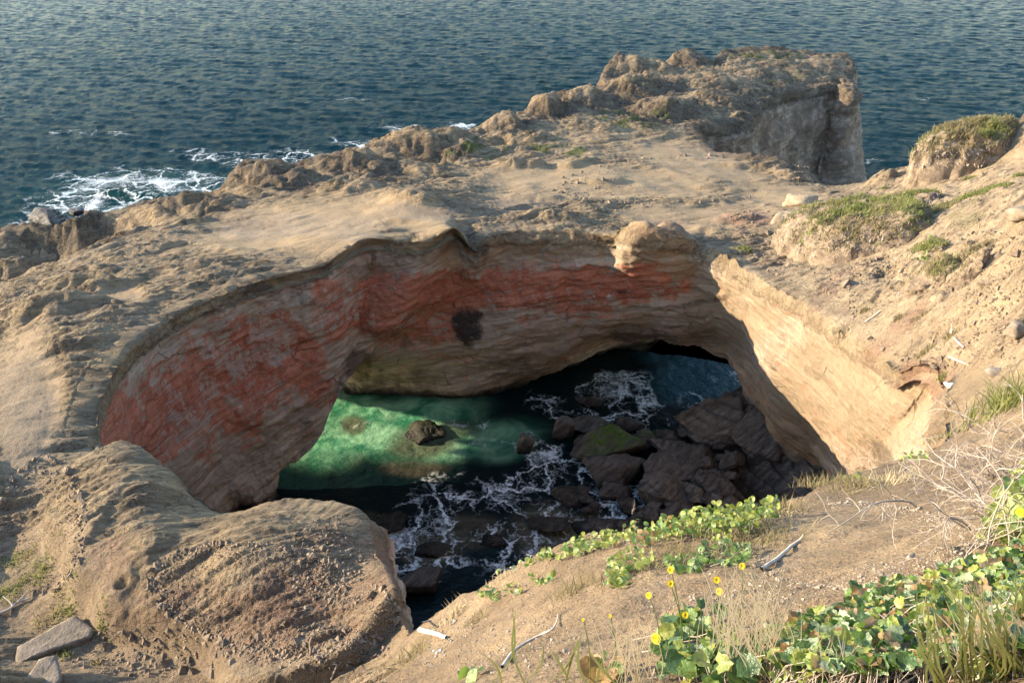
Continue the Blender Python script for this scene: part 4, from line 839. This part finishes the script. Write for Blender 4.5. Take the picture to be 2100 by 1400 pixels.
def leaves(par, pts, size, kind, cols, seed, up=.9, spread=.6, limit=300, lean=(-.25, -.25)):
    rs = np.random.RandomState(seed); pts = np.asarray(pts); order = np.argsort(np.linalg.norm(pts - np.array([0, 0, CAMZ]), axis=1)); mv, mf, off = {}, {}, {}
    for c_, i in enumerate(order):
        p = pts[i]; mi = cols[rs.randint(len(cols))]; var = rs.randint(4); n = np.array([lean[0], lean[1], up]) + rs.normal(size=3) * spread
        if n[2] < .05: n[2] = .05 + .2 * rs.rand()
        s = size * (.55 + .75 * rs.rand()); q = orient(n, rs.rand() * 6.283)
        if c_ < limit:
            o = bpy.data.objects.new('leaf', leafdata(kind, mi, var)); COL.objects.link(o); o.parent = par
            o.location = Vector(p) - Vector(par.location); o.rotation_mode = 'QUATERNION'; o.rotation_quaternion = q; o.scale = (s, s, s)
        else:
            V, F = leaf_mesh(kind, var * 7 + 3); V = V * s @ np.array(q.to_matrix()).T + p
            mv.setdefault(mi, []).append(V); mf.setdefault(mi, []).append(F + off.get(mi, 0)); off[mi] = off.get(mi, 0) + len(V)
    for mi in mv: child('leaf_mass', np.vstack(mv[mi]), np.vstack(mf[mi]), M_LEAF[mi], par, kind='stuff')
def leafy(name, label, cat, blobs, n, size, kind, cols, seed, hgt, group=None, limit=300, stems=True, spread=.6, up=.9):
    pts = np.vstack([pix_points(*b_[:4], max(3, int(n * b_[5])), seed + k, b_[4]) for k, b_ in enumerate(blobs)])
    g = hit(pts); dd_ = np.linalg.norm(g - np.array([0, 0, CAMZ]), axis=1); g = g[dd_ < np.percentile(dd_, 8) * 1.45]; rs = np.random.RandomState(seed); g2 = g.copy(); g2[:, 2] += hgt * rs.rand(len(g)) ** .8 + .01
    par = empty(name, g[:, :3].mean(0), label, cat, group)
    leaves(par, g2, size, kind, cols, seed, limit=limit, spread=spread, up=up)
    if stems:
        cv = []
        for i in range(0, len(g), 2):
            a = g[i] + np.array([rs.normal() * .05, rs.normal() * .05, -.02]); m = (a + g2[i]) / 2 + rs.normal(size=3) * .02
            cv.append((np.array([a, m, g2[i]]), size * .035, size * .025))
        V, F = tube_arrays(cv, 4); child('stems', V, F, M_TWIG, par, kind='stuff')
    return par
# ------------------------------------------------------------ turf mounds on the bank
def mound(px, py, rx, ry, hgt, label, seed, nb, bl=.22, group='turf mounds on the sandy bank', nr=40, na=90, green=.5, rot=0., soilonly=.35, z=None, lean=0., base=None, level=0.):
    c = hit([(px, py)])[0] if base is None else np.array(base, float)
    dist = np.linalg.norm(c - np.array([0, 0, CAMZ])); 
    a = np.linspace(0, 6.2832, na, endpoint=False); r = np.linspace(0, 1, nr)
    A_, R_ = np.meshgrid(a, r, indexing='ij'); co = np.stack([np.cos(A_), np.sin(A_), 0 * A_], -1).reshape(-1, 3)
    rad_ = 1 + .16 * perlin(co * 1.6 + seed * 5.1, 1) + .07 * perlin(co * 5 + seed, 2)
    x = (R_.ravel() ** .9) * rad_ * rx * np.cos(A_.ravel()); y = (R_.ravel() ** .9) * rad_ * ry * np.sin(A_.ravel()); cr, sr_ = math.cos(rot), math.sin(rot)
    X = c[0] + x * cr - y * sr_; Y = c[1] + x * sr_ + y * cr; rr = R_.ravel()
    Z = (S_BASE(X, Y) * (1 - level) + level * c[2]) + hgt * (1 - rr ** 7) * (1 + lean * -np.sin(A_.ravel()) * rr)
    V = np.stack([X, Y, Z], 1); V += (.10 * hgt + .05) * np.stack([perlin(V * 2.2, 7), perlin(V * 2.2, 8), perlin(V * 2.2, 9)], 1); V[:, 2] += .05 * perlin(V * 7, 5)
    V[rr > .99, 2] = np.minimum(V[rr > .99, 2], S_BASE(V[rr > .99, 0], V[rr > .99, 1])) - .25
    side = (rr > .72)[:, None]; V = np.where(side, V + .06 * np.stack([perlin(V * 8, 17), perlin(V * 8, 18), perlin(V * 8, 19)], 1), V)
    e = empty('grass_mound', c, label, 'turf mound', group)
    child('soil', V, gridF(na, nr, True), M_SOIL, e)
    rs = np.random.RandomState(seed); inner = np.where(rr < .93)[0]
    k = inner[rs.randint(len(inner), size=nb * 3)]; keep = perlin(V[k] * .9, 30 + seed) + rs.rand(len(k)) * .5 > .02; k = k[keep][:nb]
    p0 = V[k] + rs.normal(size=(len(k), 3)) * np.array([.06, .06, .0]); p0[:, 2] -= .02
    gsel = perlin(p0 * .8, 60 + seed) + rs.normal(size=len(k)) * .25 > (.45 - green)
    w = dist * .00095
    for nm, sel, mat in (('green_blades', gsel, M_GRASS), ('dry_blades', ~gsel, M_OLIVE)):
        if sel.sum() > 3:
            BV, BF = blades(p0[sel], bl, w, .9, seed + 3, upb=.8); child(nm, BV, BF, mat, e, False, 'stuff')
    # hanging roots and dead stems round the edge
    k = np.where((rr > .8) & (rr < .97))[0]; k = k[rs.randint(len(k), size=nb // 5)]
    BV, BF = blades(V[k], bl * .9, w, 1.4, seed + 9, upb=-.5); child('root_fringe', BV, BF, M_TWIG, e, False, 'stuff')
    return e
mound(1745, 502, 2.55, 3.1, 1.4, 'large green turf mound on the sandy bank beside the sunlit rim', 1, 12000, .17, green=.52, level=.25)
mound(1972, 335, 2.3, 1.5, 1.75, 'rounded olive turf mound on the skyline at the far right', 2, 9000, .22, green=.2, level=.7)
mound(1965, 425, 1.7, .9, .28, 'low green turf strip on the bank between the two big mounds', 3, 3500, .14, green=.7)
mound(1868, 425, 1.0, .9, .5, 'small dark green turf hump touching the right side of the large mound', 4, 2500, .18, green=.9)
mound(1905, 575, .8, .7, .55, 'eroded brown turf block with roots low on the bank', 5, 900, .14, green=.1)
mound(1900, 520, .55, .7, .35, 'narrow turf tuft just above the eroded brown block', 6, 900, .14, green=.6)
mound(1978, 565, .5, .4, .5, 'small crumbling soil block with a dark shadow right of the eroded block', 7, 250, .1, green=.1)
mound(2020, 400, 1.0, .5, .2, 'thin green turf patch high on the right bank', 8, 1400, .12, green=.7)
mound(1520, 516, .45, .3, .16, 'small dark dried shrub cushion on the bank near the rim', 9, 500, .09, green=.2)
# pale block of sandstone at the left edge of the big mound
boulder(1645,412,70,44,10.9,71,'pale sandstone block at the left edge of the large turf mound',group=None,wet=0.,mat=M_PALE,flat=.9,base=hit([(1645,418)])[0],cat='rock')
boulder(1608,446,46,30,10.9,72,'smaller pale sandstone block below the first one beside the large turf mound',group=None,wet=0.,mat=M_PALE,base=hit([(1608,448)])[0],cat='rock')
# ------------------------------------------------------------ tufts
def tuft(px, py, r, n, bl, mat, label, seed, group='small plant tufts on the sand', cat='tuft', name='grass_tuft', w=None, base_soil=True):
    c = hit([(px, py)])[0]; dist = np.linalg.norm(c - np.array([0, 0, CAMZ])); rs = np.random.RandomState(seed)
    q = rs.normal(size=(n, 2)) * r * .5; p0 = np.stack([c[0] + q[:, 0], c[1] + q[:, 1], 0 * q[:, 0]], 1); p0[:, 2] = H(p0[:, 0], p0[:, 1]) - .01
    V, F = blades(p0, bl, w or dist * .0011, 1.2, seed, upb=.9)
    e = empty(name, c, label, cat, group); child('blades', V, F, mat, e, False, 'stuff'); return e
TUFT = [(30,1150,.35,160,.12,0,'yellow green tuft at the left edge of the photo'),(82,1178,.4,220,.14,0,'brightest green tuft left of the brown knoll'),(135,1215,.35,160,.12,1,'olive tuft beside the notch of the brown knoll'),(22,1215,.4,200,.13,0,'green tuft above the bare grey twigs at far left'),
 (145,1250,.3,140,.12,0,'yellowish tuft below the knoll notch'),(100,1275,.35,160,.11,1,'dull olive tuft above the flat grey slab'),(210,1282,.2,110,.1,0,'small green tuft right of the flat slab'),(135,1342,.2,90,.1,0,'small bright tuft growing under the edge of the flat slab'),(60,1140,.3,110,.12,1,'dry tuft on the bare ground at far left'),(200,1362,.15,70,.08,1,'tiny tuft in the lower left sand'),
 (838,1348,.28,220,.13,1,'grey green cushion plant on the sandy crest near the bottom'),(975,1275,.12,90,.09,1,'pale bud topped plant in the middle of the lower sand'),(1180,1215,.2,160,.14,1,'olive tuft above the curved dry branch'),(1020,1200,.16,90,.1,2,'straw tuft near the small round leaves'),
 (1760,1000,.3,260,.15,1,'grassy tuft on the lip below the sunlit wall'),(1700,995,.3,240,.15,1,'second grassy tuft along the lip left of the first'),(1640,1018,.25,200,.14,2,'straw tuft on the lip above the gravel slope'),(1600,1050,.25,200,.14,1,'dark tuft right of the leafy band'),(1560,1110,.3,260,.15,1,'green tuft beside the grey driftwood stick'),
 (1830,985,.3,160,.15,2,'dry straw tuft under the corner of the sunlit wall'),(1985,530,.3,260,.18,1,'round grey tuft on the upper bank'),(2015,510,.2,160,.12,1,'small tuft next to the round grey one'),(1940,540,.2,160,.12,0,'little green tuft left of the round grey one'),(1770,640,.15,90,.1,1,'small tuft on the sand below the large mound'),
 (1886,660,.16,100,.1,1,'small tuft in the middle of the sandy bank'),(1840,660,.14,80,.08,1,'tiny tuft on pale rippled sand'),(1950,690,.18,110,.1,1,'tuft near the dark dead branch'),(1895,725,.18,120,.1,1,'tuft above the red rock knob'),(1928,778,.1,70,.06,0,'tiny green tuft growing on the red rock knob'),(2070,830,.4,420,.4,0,'tall green grass clump in front of the dry shrub'),
 (1990,370,.3,160,.12,0,'bright tuft on the upper right bank'),(2085,370,.2,140,.14,0,'bright green tuft at the right edge of the photo'),(1810,390,.2,120,.1,0,'tiny tuft by the sea gap'),(1370,1150,.3,240,.13,1,'grassy tuft below the dense leafy clump'),(1440,1150,.3,240,.13,1,'second grassy tuft below the dense leafy clump'),(1300,1180,.25,200,.12,1,'dry tuft in the hollow under the leafy band'),
 (1925,900,.2,90,.12,1,'weedy tuft in the shaded cleft'),(1960,850,.16,110,.1,1,'small grey tuft on the smooth sand by the shells'),(930,1262,.16,120,.16,2,'dead straw tuft at the point of the near lip')]
for k, (px, py, r, n, bl, mi, lab) in enumerate(TUFT): tuft(px, py, r, n, bl, (M_GRASS, M_OLIVE, M_STRAW)[mi], lab, 100 + k)
# ------------------------------------------------------------ leafy band on the near lip
SB = [('dense clump of round bright leaves at the top of the near lip', [(1490,1082,100,30,-6,1.)], 430, (1, 0, 1)),
      ('leafy clump with pinkish stems left of the dense one', [(1400,1095,60,24,-10,.6),(1330,1110,70,24,-10,.5)], 190, (1, 0, 0, 3)),
      ('strip of small yellow green leaves along the lip in the middle', [(1230,1118,60,16,-8,.6),(1160,1140,60,12,-14,.4)], 130, (1, 1, 0)),
      ('thin row of tiny leaves near the point of the lip', [(1060,1165,80,10,-18,.4),(960,1195,50,8,-20,.3)], 100, (1, 4, 0)),
      ('trailing leafy patch below the middle strip', [(1290,1165,50,24,-10,.6),(1265,1200,24,16,0,.3)], 110, (1, 0)),
      ('loose rosettes of round leaves on bare sand under the lip', [(1110,1195,26,12,0,.3),(1050,1215,20,10,0,.2),(1000,1225,24,10,0,.3)], 60, (1, 0, 2)),
      ('shaded leafy patch below the dense clump', [(1480,1150,60,26,0,.6),(1400,1170,40,16,0,.3)], 110, (2, 0)),
      ('few round leaves beside the corner of the sunlit wall', [(1870,945,34,8,0,.5),(1745,985,30,8,0,.4)], 46, (1, 0)),
      ('small leafy sprigs on the upper sandy bank', [(1905,510,20,10,-40,.4),(1885,535,14,8,0,.3)], 60, (0, 1))]
for k, (lab, bl, n, cols) in enumerate(SB):
    leafy('leafy_plant', lab, 'plant', bl, int(n * 1.5), .055 if k < 8 else .11, 'round', cols, 500 + 10 * k, (.26, .18)[k] if k < 2 else .09, 'round leaved plants along the near lip', limit=120)
# ------------------------------------------------------------ ivy carpet in the lower right corner
leafy('ivy_patch', 'thick carpet of glossy lobed ivy leaves filling the lower right corner', 'ivy',
      [(1850,1330,260,90,-12,1.),(2010,1290,130,130,0,.8),(1680,1350,150,60,0,.5),(1900,1240,130,34,-8,.35),(1780,1235,60,26,0,.15),(2060,1200,60,60,0,.25)], 1600, .053, 'ivy', (0, 1, 2, 2, 2, 1, 4, 3, 5, 0), 700, .14, limit=300, spread=.5)
leafy('ivy_patch', 'small group of broad leaves among yellow flowers at the bottom centre', 'ivy',
      [(1420,1330,80,60,0,1.),(1450,1385,110,30,0,.6)], 90, .085, 'ivy', (0, 2, 1, 2), 760, .10, limit=200)
leafy('leafy_plant', 'bright broad leaves at the right edge above the ivy', 'plant', [(2080,1030,26,50,0,1.),(2060,1085,40,34,0,.6),(2030,1110,30,14,0,.3)], 70, .085, 'round', (1, 0, 1), 780, .3, limit=200)
leafy('leafy_plant', 'red and green rosette of upright leaves at the bottom edge', 'plant', [(1235,1385,34,16,0,1.)], 12, .10, 'round', (3, 2, 3, 0), 790, .05, stems=False, spread=.9)
leafy('leafy_plant', 'single dark round leaf pair at the bottom edge left of centre', 'plant', [(965,1392,30,8,0,1.)], 5, .10, 'round', (0, 2), 795, .04, stems=False)
# ------------------------------------------------------------ grass blades and dry stalks close to the camera
def at_depth(px, py, y):
    d = ray(px, py); t = y / d[1]; return np.array([0, 0, CAMZ]) + d * t
def strip(pts, w):
    pts = np.asarray(pts); n = len(pts); ww = w * np.sin(np.linspace(.5, 3.14, n)) + w * .05; s = np.array([1, .25, .1])
    V = np.stack([pts - s * ww[:, None] / 2, pts + s * ww[:, None] / 2], 1).reshape(-1, 3); i = np.arange(n - 1)[:, None] * 2
    return V, i + np.array([[0, 1, 3, 2]])
def stalks(name, label, cat, specs, mat, w, seed, group=None, wob=8):
    """specs: (px0, py0, px1, py1) roots and tips"""
    rs = np.random.RandomState(seed); Vs, Fs, off = [], [], 0
    roots = hit([(s[0], min(s[1], 1560)) for s in specs])
    for s, r0 in zip(specs, roots):
        tip = at_depth(s[2], s[3], max(.6, r0[1] - .02)); m = (r0 + tip) / 2 + rs.normal(size=3) * np.linalg.norm(tip - r0) * .06
        V, F = strip(catmull(np.array([r0, m, tip]), 8), w); Vs.append(V); Fs.append(F + off); off += len(V)
    c = roots[0]; e = empty(name, c, label, cat, group); child('stalks', np.vstack(Vs), np.vstack(Fs), mat, e, False, 'stuff'); return e
G1 = [(1010,1400,1050,1240),(1075,1400,1058,1250),(1075,1400,1115,1310),(1160,1400,1195,1295),(1165,1390,1130,1330),(1205,1400,1190,1300),(1270,1400,1200,1325),(1030,1400,990,1340),(1130,1400,1185,1310),(1225,1400,1250,1330)]
stalks('grass_clump', 'long green grass blades rising from the bottom edge in the middle', 'grass', G1, M_GRASS, .011, 1)
rs = np.random.RandomState(5)
G2 = [(x, 1420, x + rs.normal() * 40, 1400 - 60 - rs.rand() * 160) for x in np.linspace(1900, 2110, 46)] + [(2090 + rs.normal() * 10, 1330, 2060 + rs.rand() * 60, 1160 + rs.rand() * 60) for _ in range(14)]
stalks('grass_clump', 'green grass blades poking through the ivy in the lower right corner', 'grass', G2, M_GRASS, .007, 2)
G3 = [(1440 + rs.rand() * 190, 1330 + rs.rand() * 60, 1430 + rs.rand() * 230, 1140 + rs.rand() * 150) for _ in range(120)]
stalks('dry_stalk_clump', 'thin dry pinkish stalks standing behind the yellow flowers', 'dry grass', G3, M_STRAW, .0035, 3)
G4 = [(1940 + rs.rand() * 170, 1400, 1900 + rs.rand() * 200, 1180 + rs.rand() * 150) for _ in range(60)] + [(1650 + rs.rand() * 100, 1400, 1650 + rs.rand() * 120, 1270 + rs.rand() * 80) for _ in range(26)]
stalks('dry_stalk_clump', 'straw coloured stalks mixed into the ivy at the lower right', 'dry grass', G4, M_STRAW, .004, 4)
G5 = [(1230 + rs.rand() * 130, 1400, 1200 + rs.rand() * 180, 1240 + rs.rand() * 100) for _ in range(36)]
stalks('dry_stalk_clump', 'sparse dry stalks left of the yellow flowers', 'dry grass', G5, M_STRAW, .003, 5)
def flower(px, py, bx, by, s, label, seed, ang=0.):
    r0 = hit([(bx, by)])[0]; h = at_depth(px, py, r0[1] - .03); e = empty('yellow_flower', r0, label, 'flower', 'yellow daisy like flowers by the ivy')
    m = (r0 + h) / 2 + np.array([.01, 0, .02]); V, F = tube_arrays([(catmull(np.array([r0, m, h]), 7), .0022, .0018)], 5); child('stem', V, F, M_LEAF[0], e)
    rs = np.random.RandomState(seed); n = 15; Vs, Fs = [], []; ax = Vector((-.3 + .5 * rs.normal(), -.7, .6)).normalized(); q = np.array(ax.to_track_quat('Z', 'Y').to_matrix())
    for L_, k in ((1, 0), (.65, 1)):
        for i in range(n):
            a = 6.283 * (i + .5 * k) / n; d = np.array([math.cos(a), math.sin(a), .25 + .5 * k]); t = np.array([-math.sin(a), math.cos(a), 0]) * s * .16; b_ = len(Vs) * 4
            Vs.append(np.array([d * s * .1 - t * .5, d * s * .1 + t * .5, d * s * L_ * .95 + t, d * s * L_ * .95 - t])); Fs.append(np.array([[b_, b_ + 1, b_ + 2, b_ + 3]]))
    V = np.vstack(Vs) @ q.T + h; child('petals', V, np.vstack(Fs), M_PETAL, e, False)
    V, F = tube_arrays([(np.array([h - np.array(ax) * s * .5, h - np.array(ax) * s * .2, h + np.array(ax) * .004]), s * .12, s * .38)], 7); child('calyx', V, F, M_LEAF[0], e)
FL = [(1331,1220,1355,1330,'yellow flower furthest left of the open group'),(1376,1168,1400,1330,'upper of the two yellow flowers one above the other'),(1375,1196,1405,1335,'lower of the two yellow flowers one above the other'),(1470,1188,1466,1320,'yellow flower on a tall straight stem at centre right'),(1476,1212,1470,1330,'yellow flower just under the tall straight one'),
      (1522,1160,1510,1300,'yellow flower highest and nearest the driftwood stick'),(1405,1260,1412,1340,'yellow flower low among the dry stalks'),(1346,1308,1370,1370,'largest yellow flower close above the broad leaves'),(1252,1262,1262,1390,'closed orange yellow bud on a long stem at left'),(1196,1270,1210,1395,'smaller orange bud left of the other bud'),(2094,1050,2090,1120,'yellow flower at the right edge of the photo')]
for k, (a_, b_, c_, d_, lab) in enumerate(FL): flower(a_, b_, c_, d_, .0145 if k < 7 else (.021 if k == 7 else (.007 if k < 10 else .02)), lab, 40 + k)
# ------------------------------------------------------------ wood
def log_(name, pix, r0px, r1px, mat, label, cat='driftwood', lift=.4, wob=.25, seed=1, group=None, extra=None):
    g = hit(pix); d = np.linalg.norm(g - np.array([0, 0, CAMZ]), axis=1)
    for k_ in range(len(g)):
        if d[k_] > d.min() * 1.35: u_ = ray(*pix[k_]); g[k_] = np.array([0, 0, CAMZ]) + u_ / np.linalg.norm(u_) * d.min()
    d = d.min(); r0, r1 = r0px * d / FPX / 2, r1px * d / FPX / 2
    g[:, 2] += r0 * (1 + lift); c = catmull(g, 22); c += wob * r0 * np.stack([perlin(c * 9, 1), perlin(c * 9, 2), perlin(c * 9, 3)], 1)
    cv = [(c, r0, r1)]
    if extra:
        for (a_, dd, L_, f) in extra: cv.append((wander(c[a_], dd, L_ * d / FPX, 6, .15, seed + a_), r0 * f, r0 * f * .4))
    V, F = tube_arrays(cv, 9); V += .12 * r0 * np.stack([perlin(V * 40, 4), perlin(V * 40, 5), perlin(V * 40, 6)], 1)
    o = mk(name, V - g[0], F, mat); o.location = g[0]; tag(o, label, cat, group); return o
log_('driftwood_stick', [(1560,1172),(1590,1152),(1625,1122),(1640,1112)], 8.5, 7, M_WOOD, 'grey driftwood stick with a forked tip lying on the gravel slope', extra=[(21,(.1,.2,1.),20,.45),(20,(.8,.3,.5),14,.4),(6,(1,-.4,.0),26,.35)])
log_('driftwood_stick', [(1030,1370),(1065,1335),(1110,1308),(1130,1300),(1145,1262)], 7, 3, M_WOOD, 'long curved dry branch on the sand at the bottom centre', extra=[(10,(-.5,-.8,.1),60,.5)])
log_('bleached_plank', [(862,1296),(888,1303),(915,1312)], 11, 7, M_WHITE, 'short white piece of bleached wood on the sandy crest', seed=3)
log_('driftwood_stick', [(866,1278),(885,1274),(915,1272)], 4, 3, M_TWIG, 'thin stick lying across the point of the near lip')
log_('root', [(640,1352),(640,1325),(655,1312),(690,1300)], 5, 3, M_SOIL, 'dark crooked root on the reddish knoll near the bottom', cat='root')
log_('driftwood_stick', [(680,1398),(690,1370),(702,1325)], 4, 2, M_TWIG, 'thin dark twig rising at the bottom left of centre')
log_('driftwood_stick', [(1774,664),(1790,652),(1803,644)], 4, 3, M_WOOD, 'small straight stick on the rippled sand below the large mound')
log_('driftwood_stick', [(1948,690),(1958,700),(1975,718)], 6, 4, M_TWIG, 'dark dead branch with a fork on the sandy bank', extra=[(6,(.8,.6,.3),24,.7),(2,(.2,.8,.6),20,.6)])
log_('driftwood_stick', [(1945,734),(1965,744),(1990,756),(2010,772)], 4, 2, M_WOOD, 'pale bent stick above the red rock knob')
log_('driftwood_stick', [(1820,980),(1840,972),(1858,962)], 4, 2, M_WOOD, 'short stick on the sand below the wall corner')
log_('bare_twig', [(0,1262),(20,1252),(35,1240),(64,1228)], 5, 3, M_WOOD, 'bare pale twigs at the left edge of the photo', cat='twig', extra=[(10,(-.6,.5,.3),30,.6),(14,(.5,.8,.4),26,.6)])
def dry_shrub(px, py, n, L, r, label, seed, spread=1., dirx=-.3):
    c = hit([(px, py)])[0]; e = empty('dry_shrub', c, label, 'dry shrub'); rs = np.random.RandomState(seed); tw = []
    for k in range(n):
        d = np.array([dirx + rs.normal() * spread, -.1 + rs.normal() * .6, .75 + .5 * rs.rand()]); b0 = c + np.array([rs.normal() * .25, rs.normal() * .25, -.05])
        m = wander(b0, d, L * (.6 + .8 * rs.rand()), 10, .16, seed * 100 + k, .045); V, F = tube_arrays([(m, r, r * .35)], 5); child('branch', V, F, M_TWIG, e)
        for j in range(2, 10):
            if rs.rand() < .85:
                t = wander(m[j], (m[j] - m[j - 1]) / np.linalg.norm(m[j] - m[j - 1]) + rs.normal(size=3) * .8, L * .35 * (.4 + rs.rand()), 6, .22, seed * 999 + k * 20 + j, .02); tw.append((t, r * .45, r * .2))
                for i in (2, 4): tw.append((wander(t[i], t[i] - t[i - 1] + rs.normal(size=3) * .05, L * .15, 4, .25, seed * 77 + k * 40 + j * 3 + i), r * .25, r * .15))
    V, F = tube_arrays(tw, 4); child('twigs', V, F, M_TWIG, e, kind='stuff'); return e
dry_shrub(2085, 1100, 20, .55, .0055, 'tangled bare shrub with pale twigs leaning left at the right edge', 21, .8, -.6)
dry_shrub(2085, 960, 18, .6, .006, 'upper bare grey shrub behind the green grass clump at the right edge', 22, .7, -.5)
dry_shrub(2055, 1030, 24, .42, .0045, 'dense knot of dry brown twigs between the two bare shrubs at the right edge', 27, .8, -.4)
dry_shrub(2010, 1120, 6, .5, .004, 'few arching bare twigs on the gravel slope left of the tangled shrub', 23, .7, -.5)
dry_shrub(1248, 1108, 7, .16, .003, 'tiny bare twig fan sticking up from the leafy strip', 24, .35, .1)
# ------------------------------------------------------------ slabs, shells, stones
def slab(pix, th, label, seed):
    g = hit(pix); c = g.mean(0); zt = c[2] + th; rs = np.random.RandomState(seed); dense = catmull(np.stack([g[:, 0], g[:, 1], g[:, 2] * 0 + zt], 1), 64, True)
    dense = .0 * dense + 1. * np.array([g[int(k * len(g) / 64) % len(g)] * (1 - (k * len(g) / 64) % 1) + g[(int(k * len(g) / 64) + 1) % len(g)] * ((k * len(g) / 64) % 1) for k in range(64)])
    dense[:, 2] = H(dense[:, 0], dense[:, 1]).mean() + th
    rows_ = []; cc = dense.mean(0)
    for s_, dz in ((0.02, 0), (.3, 0), (.6, 0), (.85, 0), (.97, -.008), (1., -.035), (1.0, -th * .6), (.95, -th * 1.2), (.9, -th * 2.5)):
        q = cc + (dense - cc) * s_; q[:, 2] = dense[:, 2].mean() + dz; rows_.append(q)
    V = np.stack(rows_, 1).reshape(-1, 3); V += .02 * np.stack([perlin(V * 4, 1), perlin(V * 4, 2), perlin(V * 3, 3) * 1.3], 1) + .008 * perlin(V * 14, 8)[:, None]
    o = mk('flat_rock_slab', V - c, gridF(64, 9, True), M_SLAB); o.location = c; tag(o, label, 'rock slab'); return o
slab([(35,1330),(160,1272),(196,1292),(188,1312),(60,1352),(32,1360)], .10, 'flat grey rock slab lying on the sand in the lower left corner', 1)
slab([(52,1392),(90,1372),(128,1370),(130,1400),(60,1425)], .08, 'second broken slab at the bottom edge below the flat grey slab', 2)
def stone(px, py, wpx, label, mat, seed, cat='stone', group=None, fl=.6):
    g = hit([(px, py)])[0]; d = np.linalg.norm(g - np.array([0, 0, CAMZ])); r = wpx * d / FPX / 2
    V, F = boulder_mesh('s', seed, (r, r * .85, r * fl), 3); o = mk('stone' if cat == 'stone' else 'shell', V, F, mat); o.location = g + np.array([0, 0, r * fl * .5]); tag(o, label, cat, group)
stone(1935, 802, 10, 'white shell fragment on the smooth sand under the red knob', M_WHITE, 1, 'shell')
stone(1917, 882, 14, 'white shell half beside the cleft', M_WHITE, 2, 'shell'); stone(1914, 894, 10, 'smaller white shell just below the shell half', M_WHITE, 3, 'shell')
stone(900, 1336, 9, 'white pebble below the bleached wood', M_WHITE, 4); stone(888, 1334, 5, 'tiny white pebble left of the white pebble', M_WHITE, 5)
stone(2040, 772, 34, 'pale rock beside the dry shrub at upper right', M_PEB, 6); stone(1865, 1155, 18, 'tan stone on the gravel slope', M_PEB, 7); stone(630, 1248, 12, 'small tan stone on the reddish knoll', M_PEB, 8)
stone(2088, 455, 44, 'grey rock embedded high on the bank at the right edge', M_SLAB, 9, fl=.9); stone(2078, 690, 40, 'round earthy rock in the bank at the right edge', M_SLAB, 10, fl=.9)
# loose gravel and crumbs
def scatter(name, blobs, n, wpx, mat, seed, lo=.4):
    rs = np.random.RandomState(seed); pts = np.vstack([pix_points(*b_[:4], int(n * b_[5]), seed + k, b_[4]) for k, b_ in enumerate(blobs)]); pts = pts[(pts[:, 1] < 1500)]
    g = hit(pts); d = np.linalg.norm(g - np.array([0, 0, CAMZ]), axis=1); k_ = d < np.median(d) * 1.8; g, d = g[k_], d[k_]; r = wpx * d / FPX / 2 * (lo + rs.exponential(.6, len(g)))
    base = np.array([[1, 0, 0], [0, 1, 0], [-1, 0, 0], [0, -1, 0], [0, 0, 1], [0, 0, -.5]], float); Fb = np.array([[0, 1, 4], [1, 2, 4], [2, 3, 4], [3, 0, 4], [1, 0, 5], [2, 1, 5], [3, 2, 5], [0, 3, 5]])
    V = base[None] * (1 + .35 * rs.normal(size=(len(g), 6, 1))); a = rs.rand(len(g)) * 6.28; c_, s_ = np.cos(a)[:, None], np.sin(a)[:, None]
    V = np.stack([V[..., 0] * c_ - V[..., 1] * s_, V[..., 0] * s_ + V[..., 1] * c_, V[..., 2] * .7], -1) * r[:, None, None] + g[:, None]
    o = mk(name, V.reshape(-1, 3), (Fb[None] + 6 * np.arange(len(g))[:, None, None]).reshape(-1, 3), mat, smoothf=False)
    return o
tag(scatter('gravel', [(1750,1120,230,90,0,1.),(1500,1230,200,60,0,.4),(1000,1320,200,60,0,.5),(1880,1180,150,30,0,.4)], 3000, 3.2, M_PEB, 31), 'loose brown gravel strewn over the near slope', 'gravel', kind='stuff')
tag(scatter('gravel', [(560,1230,260,110,10,1.),(700,1150,120,90,0,.6),(640,1330,160,50,0,.5)], 2600, 4.5, M_SOIL, 33), 'dark crumbs of rock on the reddish knoll', 'gravel', kind='stuff')
tag(scatter('gravel', [(1900,640,170,110,20,1.),(2020,560,90,90,0,.8),(1640,560,120,40,30,.3),(2000,720,100,70,0,.8),(1560,460,80,30,0,.3),(1800,560,60,30,0,.5)], 800, 4.5, M_SOIL, 35), 'dark clods of earth scattered over the sandy bank', 'clods', kind='stuff')
tag(scatter('gravel', [(90,1080,90,140,0,1.),(300,1340,200,50,0,.8)], 600, 6, M_SOIL, 37), 'dark clods beside the knoll in the lower left', 'clods', kind='stuff')
tag(scatter('gravel', [(1400,370,260,50,-3,1.),(1250,400,120,40,0,.4)], 420, 4, M_SOIL, 39), 'dark pebbles dotted over the flat sandy top of the headland', 'gravel', kind='stuff')
